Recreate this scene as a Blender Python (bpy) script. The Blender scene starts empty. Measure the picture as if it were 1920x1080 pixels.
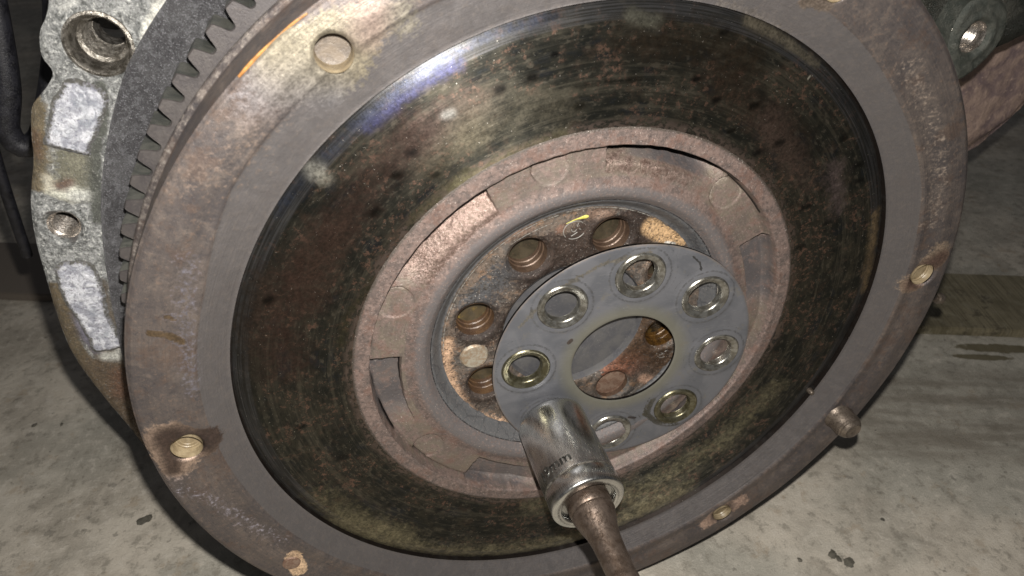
import bpy, bmesh, math, random
import numpy as np
from mathutils import Vector, Matrix, noise as mnoise
from mathutils.geometry import delaunay_2d_cdt
R = math.radians
scene = bpy.context.scene
COL = scene.collection

# ------------------------------------------------------------------ camera, light, exposure
# millimetres are used while modelling, metres in the scene; the flywheel face is the plane y = 0,
# its axis is the world y axis, z is up and the viewer is on the -y side.
CAM = Vector((-0.07427, -0.15353, 0.15226))
AX_R = Vector((0.96094, -0.276755, 0.0)); AX_U = Vector((0.160689, 0.557939, 0.814177)); AX_B = Vector((-0.225327, -0.782375, 0.580617))
cd = bpy.data.cameras.new('camera'); cam = bpy.data.objects.new('camera', cd); COL.objects.link(cam)
cam.matrix_world = Matrix(((AX_R.x, AX_U.x, AX_B.x, CAM.x), (AX_R.y, AX_U.y, AX_B.y, CAM.y), (AX_R.z, AX_U.z, AX_B.z, CAM.z), (0, 0, 0, 1)))
cd.sensor_width = 36; cd.lens = 36 * 1250 / 1920.0
cd.clip_start = 0.004; cd.clip_end = 30
cd.dof.use_dof = True; cd.dof.focus_distance = 0.235; cd.dof.aperture_fstop = 22
scene.camera = cam

w = bpy.data.worlds.new('World'); scene.world = w; w.use_nodes = True
w.node_tree.nodes['Background'].inputs['Color'].default_value = (0.95, 0.95, 1.0, 1)
w.node_tree.nodes['Background'].inputs['Strength'].default_value = 0.05

ld = bpy.data.lights.new('phone_flash', 'POINT'); lo = bpy.data.objects.new('phone_flash', ld); COL.objects.link(lo)
ld.energy = 5.1; ld.shadow_soft_size = 0.0022; ld.color = (1.0, 0.96, 0.90)
lo.location = CAM + AX_U * 0.017 + AX_R * 0.004
scene.view_settings.view_transform = 'Standard'; scene.view_settings.look = 'None'
scene.view_settings.exposure = 0.0; scene.view_settings.gamma = 1.0
scene.render.engine = 'CYCLES'
scene.cycles.max_bounces = 6

# ------------------------------------------------------------------ shader helpers
def S(r, g, b):   # sRGB 0-255 to linear
    f = lambda c: c / 12.92 if c < .04045 else ((c + .055) / 1.055) ** 2.4
    return (f(r / 255.), f(g / 255.), f(b / 255.))

class NT:
    def __init__(s, name):
        s.mat = bpy.data.materials.new(name); s.mat.use_nodes = True
        s.t = s.mat.node_tree; s.b = s.t.nodes['Principled BSDF']
        tc = s.t.nodes.new('ShaderNodeTexCoord')
        s.P = s.vm('SCALE', tc.outputs['Object'], sc=1000)
        s._polar = None
    def n(s, typ): return s.t.nodes.new(typ)
    def put(s, sock, v):
        if isinstance(v, bpy.types.NodeSocket): s.t.links.new(v, sock)
        elif isinstance(v, (tuple, list)):
            sock.default_value = tuple(v) + ((1,) if len(sock.default_value) == 4 and len(v) == 3 else ())
        else: sock.default_value = v
    def vm(s, op, a, b=None, sc=None):
        n = s.n('ShaderNodeVectorMath'); n.operation = op; s.put(n.inputs[0], a)
        if b is not None: s.put(n.inputs[1], b)
        if sc is not None: s.put(n.inputs['Scale'], sc)
        return n.outputs['Value'] if op in ('LENGTH', 'DOT_PRODUCT', 'DISTANCE') else n.outputs['Vector']
    def m(s, op, a, b=None, c=None, clamp=False):
        n = s.n('ShaderNodeMath'); n.operation = op; n.use_clamp = clamp; s.put(n.inputs[0], a)
        if b is not None: s.put(n.inputs[1], b)
        if c is not None: s.put(n.inputs[2], c)
        return n.outputs[0]
    def noise(s, scale, det=5, rough=.6, vec=None, dist=0.0, color=False):
        n = s.n('ShaderNodeTexNoise'); s.put(n.inputs['Vector'], s.P if vec is None else vec)
        n.inputs['Scale'].default_value = scale; n.inputs['Detail'].default_value = det
        n.inputs['Roughness'].default_value = rough; n.inputs['Distortion'].default_value = dist
        return n.outputs['Color' if color else 'Fac']
    def step(s, v, a, b, lo=0., hi=1.):
        if .25 <= min(a, b) and max(a, b) <= .82: a, b = .5 + (a - .5) * .78, .5 + (b - .5) * .78      # noise bands: crisper patches
        n = s.n('ShaderNodeMapRange'); n.interpolation_type = 'SMOOTHSTEP'; s.put(n.inputs['Value'], v)
        n.inputs['From Min'].default_value = a; n.inputs['From Max'].default_value = b
        n.inputs['To Min'].default_value = lo; n.inputs['To Max'].default_value = hi
        return n.outputs['Result']
    def mix(s, f, a, b, mode='MIX'):
        n = s.n('ShaderNodeMix'); n.data_type = 'RGBA'; n.blend_type = mode
        s.put(n.inputs[0], f); s.put(n.inputs[6], a); s.put(n.inputs[7], b)
        return n.outputs[2]
    def sep(s, v):
        n = s.n('ShaderNodeSeparateXYZ'); s.put(n.inputs[0], v); return n.outputs
    def comb(s, x, y, z):
        n = s.n('ShaderNodeCombineXYZ'); s.put(n.inputs[0], x); s.put(n.inputs[1], y); s.put(n.inputs[2], z); return n.outputs[0]
    def polar(s):          # r (mm), theta (rad), depth
        if s._polar is None:
            o = s.sep(s.P)
            r = s.vm('LENGTH', s.comb(o[0], 0., o[2])); th = s.m('ARCTAN2', o[2], o[0]); s._polar = (r, th, o[1], o[0], o[2])
        return s._polar
    def streaks(s, kr, kt, det=3, off=0.):     # circumferential scratches: fine across r, long along theta; seamless
        r, th, y, x, z = s.polar()
        v = s.comb(s.m('MULTIPLY_ADD', r, kr, off), s.m('MULTIPLY', s.m('COSINE', th), kt), s.m('MULTIPLY', s.m('SINE', th), kt))
        return s.noise(1.0, det, .6, vec=v)
    def attr(s, name='paint'):
        n = s.n('ShaderNodeAttribute'); n.attribute_name = name; return n.outputs['Color'], n.outputs['Alpha']
    def bump(s, h, strength=.3, dist=.0003, prev=None):
        n = s.n('ShaderNodeBump'); n.inputs['Strength'].default_value = strength; n.inputs['Distance'].default_value = dist
        s.put(n.inputs['Height'], h)
        if prev is not None: s.put(n.inputs['Normal'], prev)
        return n.outputs[0]
    def paint(s, base, amp=.7, lo=.32, hi=.62, n=None):
        c, a = s.attr()
        if n is None: n = s.noise(.45, 6, .65)
        f = s.step(s.m('MULTIPLY_ADD', s.m('SUBTRACT', n, .5), s.m('MULTIPLY', amp, s.m('MINIMUM', s.m('MULTIPLY', a, 4.), 1.)), a), lo, hi)
        g = s.noise(1.1, 5, .75); g2 = s.noise(.3, 5, .7)
        k = s.m('MULTIPLY', s.step(g, .3, .7, .62, 1.25), s.step(g2, .3, .7, .78, 1.15))
        hs = s.n('ShaderNodeHueSaturation'); hs.inputs['Saturation'].default_value = .78; s.put(hs.inputs['Color'], s.vm('SCALE', c, sc=k))
        return s.mix(s.m('MULTIPLY', f, s.step(g, .30, .45, .72, 1.)), base, hs.outputs[0]), f
    def out(s, color, rough=.6, metal=0., normal=None, spec=None, aniso=None, coat=None):
        b = s.b.inputs
        s.put(b['Base Color'], color); s.put(b['Roughness'], rough); s.put(b['Metallic'], metal)
        if normal is not None: s.put(b['Normal'], normal)
        if spec is not None: s.put(b['Specular IOR Level'], spec)
        if aniso is not None:
            s.put(b['Anisotropic'], aniso); t = s.n('ShaderNodeTangent'); t.direction_type = 'RADIAL'; t.axis = 'Y'; s.t.links.new(t.outputs[0], b['Tangent']); b['Anisotropic Rotation'].default_value = .25
        if coat is not None: s.put(b['Coat Weight'], coat); b['Coat Roughness'].default_value = .25
        return s.mat

# ------------------------------------------------------------------ materials
def mat_plate():
    s = NT('oxidised_steel_plate')
    n1 = s.noise(.045, 5, .6, dist=.6); n2 = s.noise(.22, 7, .68, dist=.4); n3 = s.noise(.7, 7, .75); n4 = s.noise(1.9, 4, .65)
    c = s.mix(s.step(n1, .35, .65), (.096, .083, .081), (.132, .110, .100))
    c = s.mix(s.step(n2, .50, .72, 0, .60), c, (.185, .150, .127))
    c = s.mix(s.step(n2, .44, .28, 0, .55), c, (.066, .064, .072))
    c = s.mix(s.step(n3, .55, .66, 0, .58), c, (.215, .155, .122))
    c = s.mix(s.step(s.noise(.09, 7, .72, vec=s.vm('ADD', s.P, (30., 60., 10.))), .52, .66, 0, .5), c, (.125, .082, .062))
    c = s.mix(s.step(n3, .45, .33, 0, .5), c, (.050, .047, .050))
    c = s.mix(s.step(n4, .66, .76, 0, .45), c, (.32, .28, .25))
    st = s.streaks(1.4, 3.0)
    c = s.mix(s.step(st, .35, .68, 0, .22), c, (.07, .066, .07))
    r = s.polar()[0]
    zc, za = s.attr('zone'); zz = s.n('ShaderNodeSeparateColor'); s.put(zz.inputs[0], zc)
    band = s.m('MULTIPLY', s.step(s.m('MULTIPLY_ADD', s.m('SUBTRACT', n3, .5), .5, zz.outputs[0]), .40, .60), .85)     # machined wall below the outer face
    c = s.mix(band, c, s.mix(s.step(n3, .45, .7), (.120, .112, .113), (.135, .124, .121)))
    pc, f = s.paint(c, n=s.noise(.7, 7, .7), amp=1.1)
    h = s.m('ADD', s.m('MULTIPLY', n3, .7), s.m('ADD', s.m('MULTIPLY', n4, .35), s.m('MULTIPLY', n2, .8)))
    h = s.m('ADD', h, s.m('MULTIPLY', s.streaks(2.2, 2.0, 3, 60.), .55))
    nr = s.bump(h, .6, .00035)
    return s.out(pc, s.step(n2, .3, .7, .44, .60), .55, nr, aniso=.35)

def mat_friction():
    s = NT('worn_friction_face')
    n1 = s.noise(.06, 6, .62, dist=.9); n2 = s.streaks(.17, 7.5, 8); n3 = s.streaks(.75, 34., 7, 11.); n4 = s.noise(1.7, 3, .6)
    st = s.streaks(2.6, 4.0, 4); st2 = s.streaks(.55, 1.6, 4, 40.)
    c = s.mix(s.step(n1, .38, .62), (.020, .021, .018), (.038, .036, .029))
    c = s.mix(s.step(n2, .48, .74, 0, .55), c, (.075, .067, .048))
    c = s.mix(s.step(n2, .42, .30, 0, .8), c, (.020, .023, .027))
    c = s.mix(s.step(s.noise(.11, 6, .7, vec=s.vm('ADD', s.P, (50., 9., 20.))), .55, .72, 0, .5), c, (.075, .052, .038))
    c = s.mix(s.step(st2, .54, .72, 0, .35), c, (.12, .108, .082))
    c = s.mix(s.step(st, .56, .74, 0, .28), c, (.12, .11, .09))
    c = s.mix(s.step(st, .42, .28, 0, .3), c, (.014, .013, .012))
    c = s.mix(s.step(n3, .56, .68, 0, .6), c, (.016, .016, .014)); c = s.mix(s.step(n3, .44, .32, 0, .45), c, (.13, .115, .09)); rs = s.noise(.5, 8, .78, vec=s.vm('ADD', s.P, (10., 90., 20.))); c = s.mix(s.m('MULTIPLY', s.step(rs, .54, .62), s.step(n1, .44, .60)), c, (.16, .10, .075))
    c = s.mix(s.step(n4, .76, .81, 0, .9), c, (.5, .47, .42))
    r = s.polar()[0]
    edge = s.step(s.m('ADD', r, s.m('MULTIPLY', s.m('SUBTRACT', n3, .5), 1.8)), 114.2, 115.1)
    inn = s.step(s.m('ADD', r, s.m('MULTIPLY', s.m('SUBTRACT', n2, .5), 6.)), 83.5, 80.8)
    c = s.mix(s.m('MULTIPLY', inn, s.step(n3, .40, .58)), c, (.13, .10, .085))
    cham = s.step(s.m('ADD', r, s.m('MULTIPLY', s.m('SUBTRACT', st, .5), 1.2)), 109.4, 110.2)
    c = s.mix(s.m('MULTIPLY', cham, .7), c, s.mix(s.step(st, .42, .60), (.038, .037, .036), (.085, .085, .09)))
    c = s.mix(edge, c, (.035, .028, .025))
    pc, f = s.paint(c, n=s.noise(.40, 7, .66, dist=.5), amp=.9, lo=.2, hi=.9)
    pc = s.mix(s.step(n4, .76, .81, 0, .8), pc, (.50, .47, .42))
    h = s.m('ADD', s.m('MULTIPLY', st, .7), s.m('ADD', s.m('MULTIPLY', n3, .3), s.m('MULTIPLY', n4, .35)))
    nr = s.bump(h, .40, .00022)
    rough = s.m('ADD', s.step(n2, .3, .7, .34, .50), s.m('MULTIPLY', st, .12))
    return s.out(pc, rough, .85, nr, aniso=.75)

def mat_cover():
    s = NT('rusty_pressed_cover')
    n1 = s.noise(.07, 5, .6, dist=.6); n2 = s.noise(.30, 7, .7, dist=.4); n3 = s.noise(1.0, 7, .78); n4 = s.noise(1.9, 3, .65)
    r = s.polar()[0]
    c = s.mix(s.step(n2, .38, .62), (.112, .088, .080), (.175, .128, .112))
    c = s.mix(s.step(n3, .54, .66, 0, .7), c, (.27, .20, .175))
    c = s.mix(s.step(n3, .46, .33, 0, .75), c, (.058, .047, .044))
    c = s.mix(s.step(s.noise(.16, 7, .72, vec=s.vm('ADD', s.P, (20., 30., 90.))), .51, .64, 0, .5), c, (.15, .085, .065))
    # beige brushed plates between the lip and the bead
    rn = s.m('ADD', r, s.m('MULTIPLY', s.m('SUBTRACT', n2, .5), 2.0))
    pl = s.m('MULTIPLY', s.step(rn, 62.2, 63.4), s.step(rn, 74.6, 74.0))
    st = s.streaks(3.2, 6., 3)
    pcx = s.mix(s.step(n1, .40, .62), (.125, .104, .088), (.175, .148, .112))
    pcx = s.mix(s.step(n2, .52, .70, 0, .7), pcx, (.15, .10, .09))
    pcx = s.mix(s.step(st, .55, .7, 0, .5), pcx, (.25, .22, .16))
    c = s.mix(s.m('MULTIPLY', pl, s.step(n2, .62, .42, .1, .6)), c, pcx)
    # grey bead and the dark skirt towards the hub
    gb = s.m('MULTIPLY', s.step(rn, 53.0, 53.6), s.step(rn, 60.6, 58.6))
    c = s.mix(s.m('MULTIPLY', gb, s.step(n3, .70, .48, .15, .9)), c, (.125, .115, .116))
    sk = s.step(s.m('ADD', r, s.m('MULTIPLY', s.m('SUBTRACT', n3, .5), .6)), 54.1, 53.7)
    c = s.mix(s.m('MULTIPLY', sk, .95), c, s.mix(s.step(n3, .4, .7), (.098, .102, .108), (.13, .128, .128)))
    jl = s.m('MULTIPLY', s.step(r, 53.55, 53.75), s.step(r, 54.15, 53.95))
    c = s.mix(s.m('MULTIPLY', jl, s.step(n3, .40, .52)), c, (.012, .011, .012))
    # crazing on the skirt
    v = s.n('ShaderNodeTexVoronoi'); v.feature = 'DISTANCE_TO_EDGE'; v.inputs['Scale'].default_value = .16; s.put(v.inputs['Vector'], s.vm('ADD', s.P, s.vm('SCALE', s.noise(.5, 3, color=True), sc=3.0)))
    c = s.mix(s.m('MULTIPLY', s.m('MULTIPLY', sk, .55), s.step(v.outputs['Distance'], .05, .02)), c, (.05, .05, .055))
    oe = s.step(s.m('ADD', r, s.m('MULTIPLY', s.m('SUBTRACT', n3, .5), 3.4)), 79.0, 79.8)
    c = s.mix(s.m('MULTIPLY', oe, .85), c, (.045, .038, .030))
    # zones written per vertex: red-brown spring housings (R), plain grey windows (G)
    zc, za = s.attr('zone'); z = s.n('ShaderNodeSeparateColor'); s.put(z.inputs[0], zc)
    zr = s.m('MULTIPLY', s.step(s.m('ADD', z.outputs[0], s.m('MULTIPLY', s.m('SUBTRACT', n2, .5), .9)), .12, .9), .85)
    zg = s.step(s.m('ADD', z.outputs[1], s.m('MULTIPLY', s.m('SUBTRACT', n2, .5), .6)), .2, .8)
    rc = s.mix(s.step(n3, .40, .62), (.13, .088, .070), (.31, .22, .19))
    rc = s.mix(s.step(n2, .52, .66, 0, .65), rc, (.075, .045, .032))
    c = s.mix(s.m('MULTIPLY', zr, .85), c, rc)
    gc = s.mix(s.step(n1, .4, .6), (.082, .076, .080), (.112, .098, .096))
    gc = s.mix(s.step(n2, .60, .72, 0, .5), gc, (.18, .13, .115))
    c = s.mix(s.m('MULTIPLY', zg, s.step(n2, .66, .46, .35, .85)), c, gc)
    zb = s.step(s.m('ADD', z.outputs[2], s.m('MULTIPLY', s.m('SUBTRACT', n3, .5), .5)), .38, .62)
    c = s.mix(s.step(n4, .68, .76, 0, .7), c, (.48, .42, .38))
    c = s.mix(s.m('MULTIPLY', zb, .97), c, (.006, .005, .005))      # shadow in the gaps, painted as near-black colour
    h = s.m('ADD', s.m('ADD', s.m('MULTIPLY', n3, 1.0), s.m('MULTIPLY', n4, .3)), s.m('MULTIPLY', n2, s.m('MULTIPLY_ADD', zr, 1.3, .7)))
    nr = s.bump(h, .6, .0004)
    return s.out(c, s.m('MULTIPLY_ADD', zr, -.16, .50), s.m('MULTIPLY_ADD', zr, .35, .28), nr, aniso=.2)

def mat_hub():
    s = NT('rusty_hub_steel')
    n1 = s.noise(.11, 6, .65, dist=.6); n2 = s.noise(.45, 7, .72, dist=.5); n3 = s.noise(1.1, 7, .78); n4 = s.noise(1.9, 3, .6)
    c = s.mix(s.step(n1, .38, .62), (.135, .105, .083), (.092, .084, .076))
    c = s.mix(s.step(n2, .50, .64, 0, .75), c, (.20, .145, .110))
    c = s.mix(s.step(s.noise(.22, 6, .7, vec=s.vm('ADD', s.P, (40., 5., 70.))), .54, .66, 0, .7), c, (.27, .165, .10))
    c = s.mix(s.step(n2, .44, .32, 0, .8), c, (.05, .036, .028))
    pc, f = s.paint(c, n=s.noise(.7, 7, .74), amp=2.0, lo=.3, hi=.75)
    pc = s.mix(s.step(n3, .47, .34, 0, .8), pc, (.032, .025, .021))
    pc = s.mix(s.step(n3, .60, .74, 0, .35), pc, (.26, .19, .145))
    pc = s.mix(s.step(n4, .70, .76, 0, .8), pc, (.6, .55, .5))
    h = s.m('ADD', s.m('MULTIPLY', n3, .8), s.m('ADD', s.m('MULTIPLY', n2, 1.5), s.m('MULTIPLY', n4, .3)))
    return s.out(pc, s.step(n2, .3, .7, .42, .65), .3, s.bump(h, .8, .0005))

def mat_simple(name, c1, c2, rough=.5, metal=.3, k=.3, bumpk=.4, spots=None, paint=False, dist=.0003, k2=1.6, rvar=.12):
    s = NT(name)
    n1 = s.noise(k, 6, .65, dist=.5); n2 = s.noise(k2, 5, .7)
    c = s.mix(s.step(n1, .36, .64), c1, c2)
    if spots: c = s.mix(s.step(n2, .58, .74, 0, .8), c, spots)
    if paint: c, f = s.paint(c, amp=1.0)
    nr = s.bump(s.m('ADD', n2, n1), bumpk, dist)
    return s.out(c, s.step(n2, .3, .7, rough - rvar, rough + rvar), metal, nr)

def mat_alu():
    s = NT('weathered_aluminium_casting')
    n1 = s.noise(.05, 6, .6, dist=.5); n2 = s.noise(.28, 8, .72, dist=.4); n3 = s.noise(.9, 7, .78); n4 = s.noise(1.8, 4, .7)
    c = s.mix(s.step(n2, .35, .65), (.145, .150, .148), (.335, .34, .335))
    c = s.mix(s.step(n3, .53, .66, 0, .85), c, (.66, .66, .63))
    c = s.mix(s.step(n3, .47, .36, 0, .8), c, (.045, .045, .04))
    pc, f = s.paint(c, n=n2, amp=1.2, hi=.75)
    pc = s.mix(s.step(n4, .66, .76, 0, .6), pc, (.62, .61, .57))
    pc = s.mix(s.step(n4, .36, .26, 0, .6), pc, (.04, .035, .03))
    h = s.m('ADD', s.m('MULTIPLY', n3, 1.2), s.m('ADD', s.m('MULTIPLY', n2, 1.2), s.m('MULTIPLY', n4, .4)))
    return s.out(pc, s.step(n2, .3, .7, .36, .6), .35, s.bump(h, .9, .0006))

def mat_pad():
    s = NT('bright_machined_aluminium')
    n2 = s.noise(.35, 8, .7, dist=.6); n3 = s.noise(1.0, 7, .78); r = s.noise(.12, 5, .6)
    c = s.mix(s.step(n2, .38, .62), (.40, .41, .47), (.82, .83, .88))
    c = s.mix(s.step(n3, .46, .34, 0, .7), c, (.14, .13, .19))
    c = s.mix(s.step(r, .56, .66, 0, .4), c, (.30, .33, .38))
    c, f = s.paint(c, n=n3, amp=1.3)
    return s.out(c, .38, .6, s.bump(s.m('ADD', n2, n3), 1., .0007))

def mat_granular():
    s = NT('granular_grey_end_plate')
    n1 = s.noise(.1, 5, .6); n3 = s.noise(1.2, 5, .8); n4 = s.noise(2.2, 3, .7)
    c = s.mix(s.step(n1, .35, .65), (.072, .070, .074), (.108, .106, .110))
    c = s.mix(s.step(n3, .52, .70, 0, .6), c, (.17, .17, .18))
    c = s.mix(s.step(n4, .56, .74, 0, .6), c, (.42, .42, .45))
    c = s.mix(s.step(s.noise(.4, 6, .7), .50, .66, 0, .45), c, (.23, .23, .245))
    c = s.mix(s.step(n3, .44, .32, 0, .5), c, (.03, .03, .032))
    return s.out(c, .42, .5, s.bump(s.m('ADD', n3, n4), 1., .0007))

def mat_washer():
    s = NT('satin_steel_retaining_plate')
    n1 = s.noise(.08, 5, .6, dist=.8); n3 = s.noise(1.2, 5, .7); n4 = s.noise(1.9, 3, .6)
    r = s.polar()[0]
    c = s.mix(s.step(n1, .36, .64), (.118, .122, .136), (.150, .152, .166))
    rn = s.m('ADD', r, s.m('MULTIPLY', s.m('SUBTRACT', n3, .5), 2.5))
    c = s.mix(s.step(rn, 27.5, 21.5, 0, .7), c, (.175, .168, .125))
    c = s.mix(s.step(s.noise(.14, 6, .7), .58, .72, 0, .5), c, (.17, .155, .125))
    c = s.mix(s.step(rn, 49.2, 49.9, 0, .5), c, (.20, .16, .13))
    st = s.noise(1., 4, .6, vec=s.vm('MULTIPLY', s.P, (.35, 1., 3.2)))
    c = s.mix(s.step(st, .62, .72, 0, .35), c, (.24, .24, .24))
    c, f = s.paint(c, n=s.noise(1.1, 5, .7), amp=1.1)
    h = s.m('ADD', s.m('MULTIPLY', n4, .25), s.m('MULTIPLY', st, .3))
    return s.out(c, s.step(n1, .3, .7, .40, .50), .42, s.bump(h, .22, .0002))

def mat_rim(oily=False):
    s = NT('oily_rolled_rim' if oily else 'polished_rolled_rim')
    n1 = s.noise(.5, 5, .65); n3 = s.noise(2.5, 4, .7)
    if oily: c = s.mix(s.step(n1, .4, .6), (.11, .10, .06), (.18, .17, .12)); ro = .3
    else: c = s.mix(s.step(n1, .38, .62), (.19, .18, .155), (.33, .325, .30)); ro = .25
    c = s.mix(s.step(n3, .60, .70, 0, .6), c, (.12, .10, .07))
    return s.out(c, ro, .85, s.bump(n3, .25, .0002))

def mat_chrome():
    s = NT('scuffed_chrome')
    n1 = s.noise(.22, 5, .6); n3 = s.noise(1.6, 5, .7); sc = s.noise(1.0, 5, .75, vec=s.vm('MULTIPLY', s.P, (1.6, .25, 1.6)))
    c = s.mix(s.step(n1, .36, .64), (.50, .50, .49), (.60, .60, .58))
    c = s.mix(s.step(sc, .60, .76, 0, .3), c, (.8, .8, .77))
    c = s.mix(s.step(n3, .38, .26, 0, .4), c, (.2, .19, .17))
    return s.out(c, s.step(sc, .3, .7, .22, .32), 1., s.bump(s.m('ADD', s.m('MULTIPLY', n1, .8), s.m('MULTIPLY', sc, .22)), .18, .0004))

def mat_floor():
    s = NT('stained_concrete')
    n0 = s.noise(.006, 5, .6, dist=.5); n1 = s.noise(.03, 7, .66, dist=.4); n2 = s.noise(.15, 8, .72); n3 = s.noise(.8, 6, .72)
    c = s.mix(s.step(n1, .32, .66), (.40, .36, .30), (.60, .545, .46))
    c = s.mix(s.step(n0, .40, .62, 0, .5), c, (.33, .33, .29))
    c = s.mix(s.step(n2, .54, .68, 0, .55), c, (.66, .61, .53))
    c = s.mix(s.step(n2, .46, .34, 0, .55), c, (.22, .20, .165))
    c = s.mix(s.step(n3, .34, .26, 0, .45), c, (.15, .135, .11))
    c = s.mix(s.step(s.noise(.11, 4, .6, vec=s.vm('ADD', s.P, (900., 0., 0.))), .70, .74, 0, .5), c, (.14, .13, .11))
    c = s.mix(s.step(s.noise(.06, 6, .7, vec=s.vm('ADD', s.P, (300., 80., 0.))), .60, .70, 0, .35), c, (.34, .25, .16))
    # long drag marks parallel to the board
    ax = s.vm('DOT_PRODUCT', s.P, (.9425, -.334, 0.)); ay = s.vm('DOT_PRODUCT', s.P, (.334, .9425, 0.))
    dr = s.noise(1., 5, .6, vec=s.comb(s.m('MULTIPLY', ax, .012), s.m('MULTIPLY', ay, .06), 0.))
    reg = s.m('MULTIPLY', s.m('MULTIPLY', s.step(ay, 96., 112.), s.step(ay, 196., 170.)), s.step(ax, 120., 190.))
    c = s.mix(s.m('MULTIPLY', reg, s.step(dr, .36, .66, .15, .75)), c, (.20, .175, .14))
    for cx, cy, rx, ry in ((352, 96, 30, 5.0), (335, 91, 22, 3.2)):
        o = s.comb(s.m('DIVIDE', s.m('SUBTRACT', ax, cx * .9425 - cy * .334), rx), s.m('DIVIDE', s.m('SUBTRACT', ay, cx * .334 + cy * .9425), ry), 0.)
        d = s.m('ADD', s.vm('LENGTH', o), s.m('MULTIPLY', s.m('SUBTRACT', n2, .5), 1.2))
        c = s.mix(s.step(d, 1.05, .85, 0, .85), c, (.115, .095, .048))
    h = s.m('ADD', n2, s.m('MULTIPLY', n3, .5))
    return s.out(c, .78, 0., s.bump(h, .6, .0018), spec=.3)

def mat_board():
    s = NT('weathered_board')
    ax = s.vm('DOT_PRODUCT', s.P, (.9425, -.334, 0.)); ay = s.vm('DOT_PRODUCT', s.P, (.334, .9425, 0.))
    g = s.noise(1., 5, .65, vec=s.comb(s.m('MULTIPLY', ax, .9), s.m('MULTIPLY', ay, .02), 0.)); n = s.noise(.03, 6, .6)
    c = s.mix(s.step(n, .35, .65), (.18, .155, .10), (.27, .235, .155))
    c = s.mix(s.step(g, .42, .62, 0, .6), c, (.09, .078, .045))
    c = s.mix(s.step(s.noise(.12, 7, .75), .52, .66, 0, .6), c, (.26, .235, .17)); c = s.mix(s.step(s.noise(.05, 7, .75, vec=s.vm('ADD', s.P, (70., 0., 0.))), .54, .64, 0, .7), c, (.06, .05, .035))
    c = s.mix(s.step(ax, -60., -200.), c, (.17, .145, .12))
    return s.out(c, .6, .1, s.bump(g, .5, .001))

MT = {}
MT['plate'] = mat_plate(); MT['friction'] = mat_friction(); MT['cover'] = mat_cover(); MT['hub'] = mat_hub()
MT['crank'] = mat_simple('grey_crank_end', (.085, .085, .093), (.115, .112, .112), .5, .3, .12, .35, (.19, .18, .18))
MT['gear'] = mat_simple('dull_gear_steel', (.064, .057, .057), (.082, .073, .070), .5, .35, .12, .3, (.10, .085, .075))
MT['tooth'] = mat_simple('worn_tooth_flank', (.10, .105, .095), (.17, .17, .15), .42, .5, .2, .3)
MT['alu'] = mat_alu(); MT['pad'] = mat_pad(); MT['gran'] = mat_granular()
MT['washer'] = mat_washer(); MT['rim'] = mat_rim(); MT['rim_oily'] = mat_rim(True); MT['chrome'] = mat_chrome()
MT['bar'] = mat_simple('browned_steel_bar', (.115, .085, .066), (.18, .14, .115), .36, .8, .2, .35, (.12, .085, .06), k2=.9)
MT['pin'] = mat_simple('dull_pin_steel', (.13, .105, .085), (.20, .165, .135), .36, .7, .4, .3)
MT['cream'] = mat_simple('creamy_grease_in_bolt_bore', (.20, .155, .095), (.29, .235, .15), .34, .0, .25, .3, (.30, .22, .13))
MT['brownbore'] = mat_simple('oily_rusty_bore', (.072, .045, .032), (.11, .072, .050), .36, .35, .3, .5, (.11, .07, .03))
MT['yellowbore'] = mat_simple('yellow_grease_in_bore', (.062, .036, .023), (.095, .054, .028), .34, .1, .25, .5, (.13, .08, .04))
MT['tanfloor'] = mat_simple('tan_dirt_in_bolt_hole', (.070, .056, .044), (.105, .082, .060), .5, .1, .3, .5)
MT['amberbore'] = mat_simple('wet_amber_bore', (.035, .018, .007), (.085, .042, .011), .25, .2, .3, .4, (.16, .09, .015))
MT['darkhole'] = mat_simple('black_oily_hole', (.012, .009, .006), (.07, .042, .012), .35, .2, .25, .5)
MT['yellowfloor'] = mat_simple('yellow_grease_on_flange', (.045, .036, .022), (.07, .052, .028), .4, .1, .3, .4, (.22, .15, .025), k2=.32)
MT['olive'] = mat_simple('oily_crank_flange', (.034, .028, .018), (.055, .045, .028), .4, .3, .2, .4, (.10, .06, .035))
MT['dowel'] = mat_simple('pale_rusted_dowel', (.27, .20, .135), (.36, .33, .27), .46, .4, .5, .6, (.30, .17, .10))
MT['rustcap'] = mat_simple('rusty_plug', (.17, .10, .07), (.25, .175, .13), .5, .3, .4, .6, (.30, .22, .17))
MT['thread'] = mat_simple('bright_threads', (.27, .24, .21), (.40, .37, .34), .3, .85, .4, .3)
MT['bore'] = mat_simple('dirty_bore_steel', (.10, .09, .075), (.30, .28, .25), .34, .8, .5, .7, (.07, .055, .04))
MT['orange'] = mat_simple('orange_paint_streak', (.20, .085, .018), (.32, .15, .035), .5, 0, .6, .3)
MT['yellow'] = mat_simple('yellow_paint_mark', (.42, .38, .07), (.55, .51, .14), .5, 0, .6, .2)
MT['letter'] = mat_simple('shadowed_lettering_steel', (.05, .049, .046), (.12, .118, .11), .3, .85, .4, .2)
MT['scribe'] = mat_simple('bright_stamped_line', (.34, .33, .31), (.44, .43, .40), .4, .6, .6, .2)
MT['darkcast'] = mat_simple('oily_black_casting', (.020, .022, .018), (.055, .055, .045), .36, .3, .12, .9, (.06, .03, .018), dist=.0008)
MT['lug'] = mat_simple('grey_green_lug', (.05, .056, .048), (.085, .088, .075), .5, .3, .25, .9, (.12, .12, .11), dist=.0005)
MT['rubber'] = mat_simple('black_rubber', (.005, .005, .007), (.013, .013, .017), .45, 0, .25, .5, (.025, .024, .024), dist=.0004)
MT['purple'] = mat_simple('rusty_purple_drum', (.17, .125, .125), (.33, .24, .20), .55, .1, .07, .8, (.5, .37, .29), dist=.0008, k2=.35)
MT['floor'] = mat_floor(); MT['board'] = mat_board()
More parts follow.
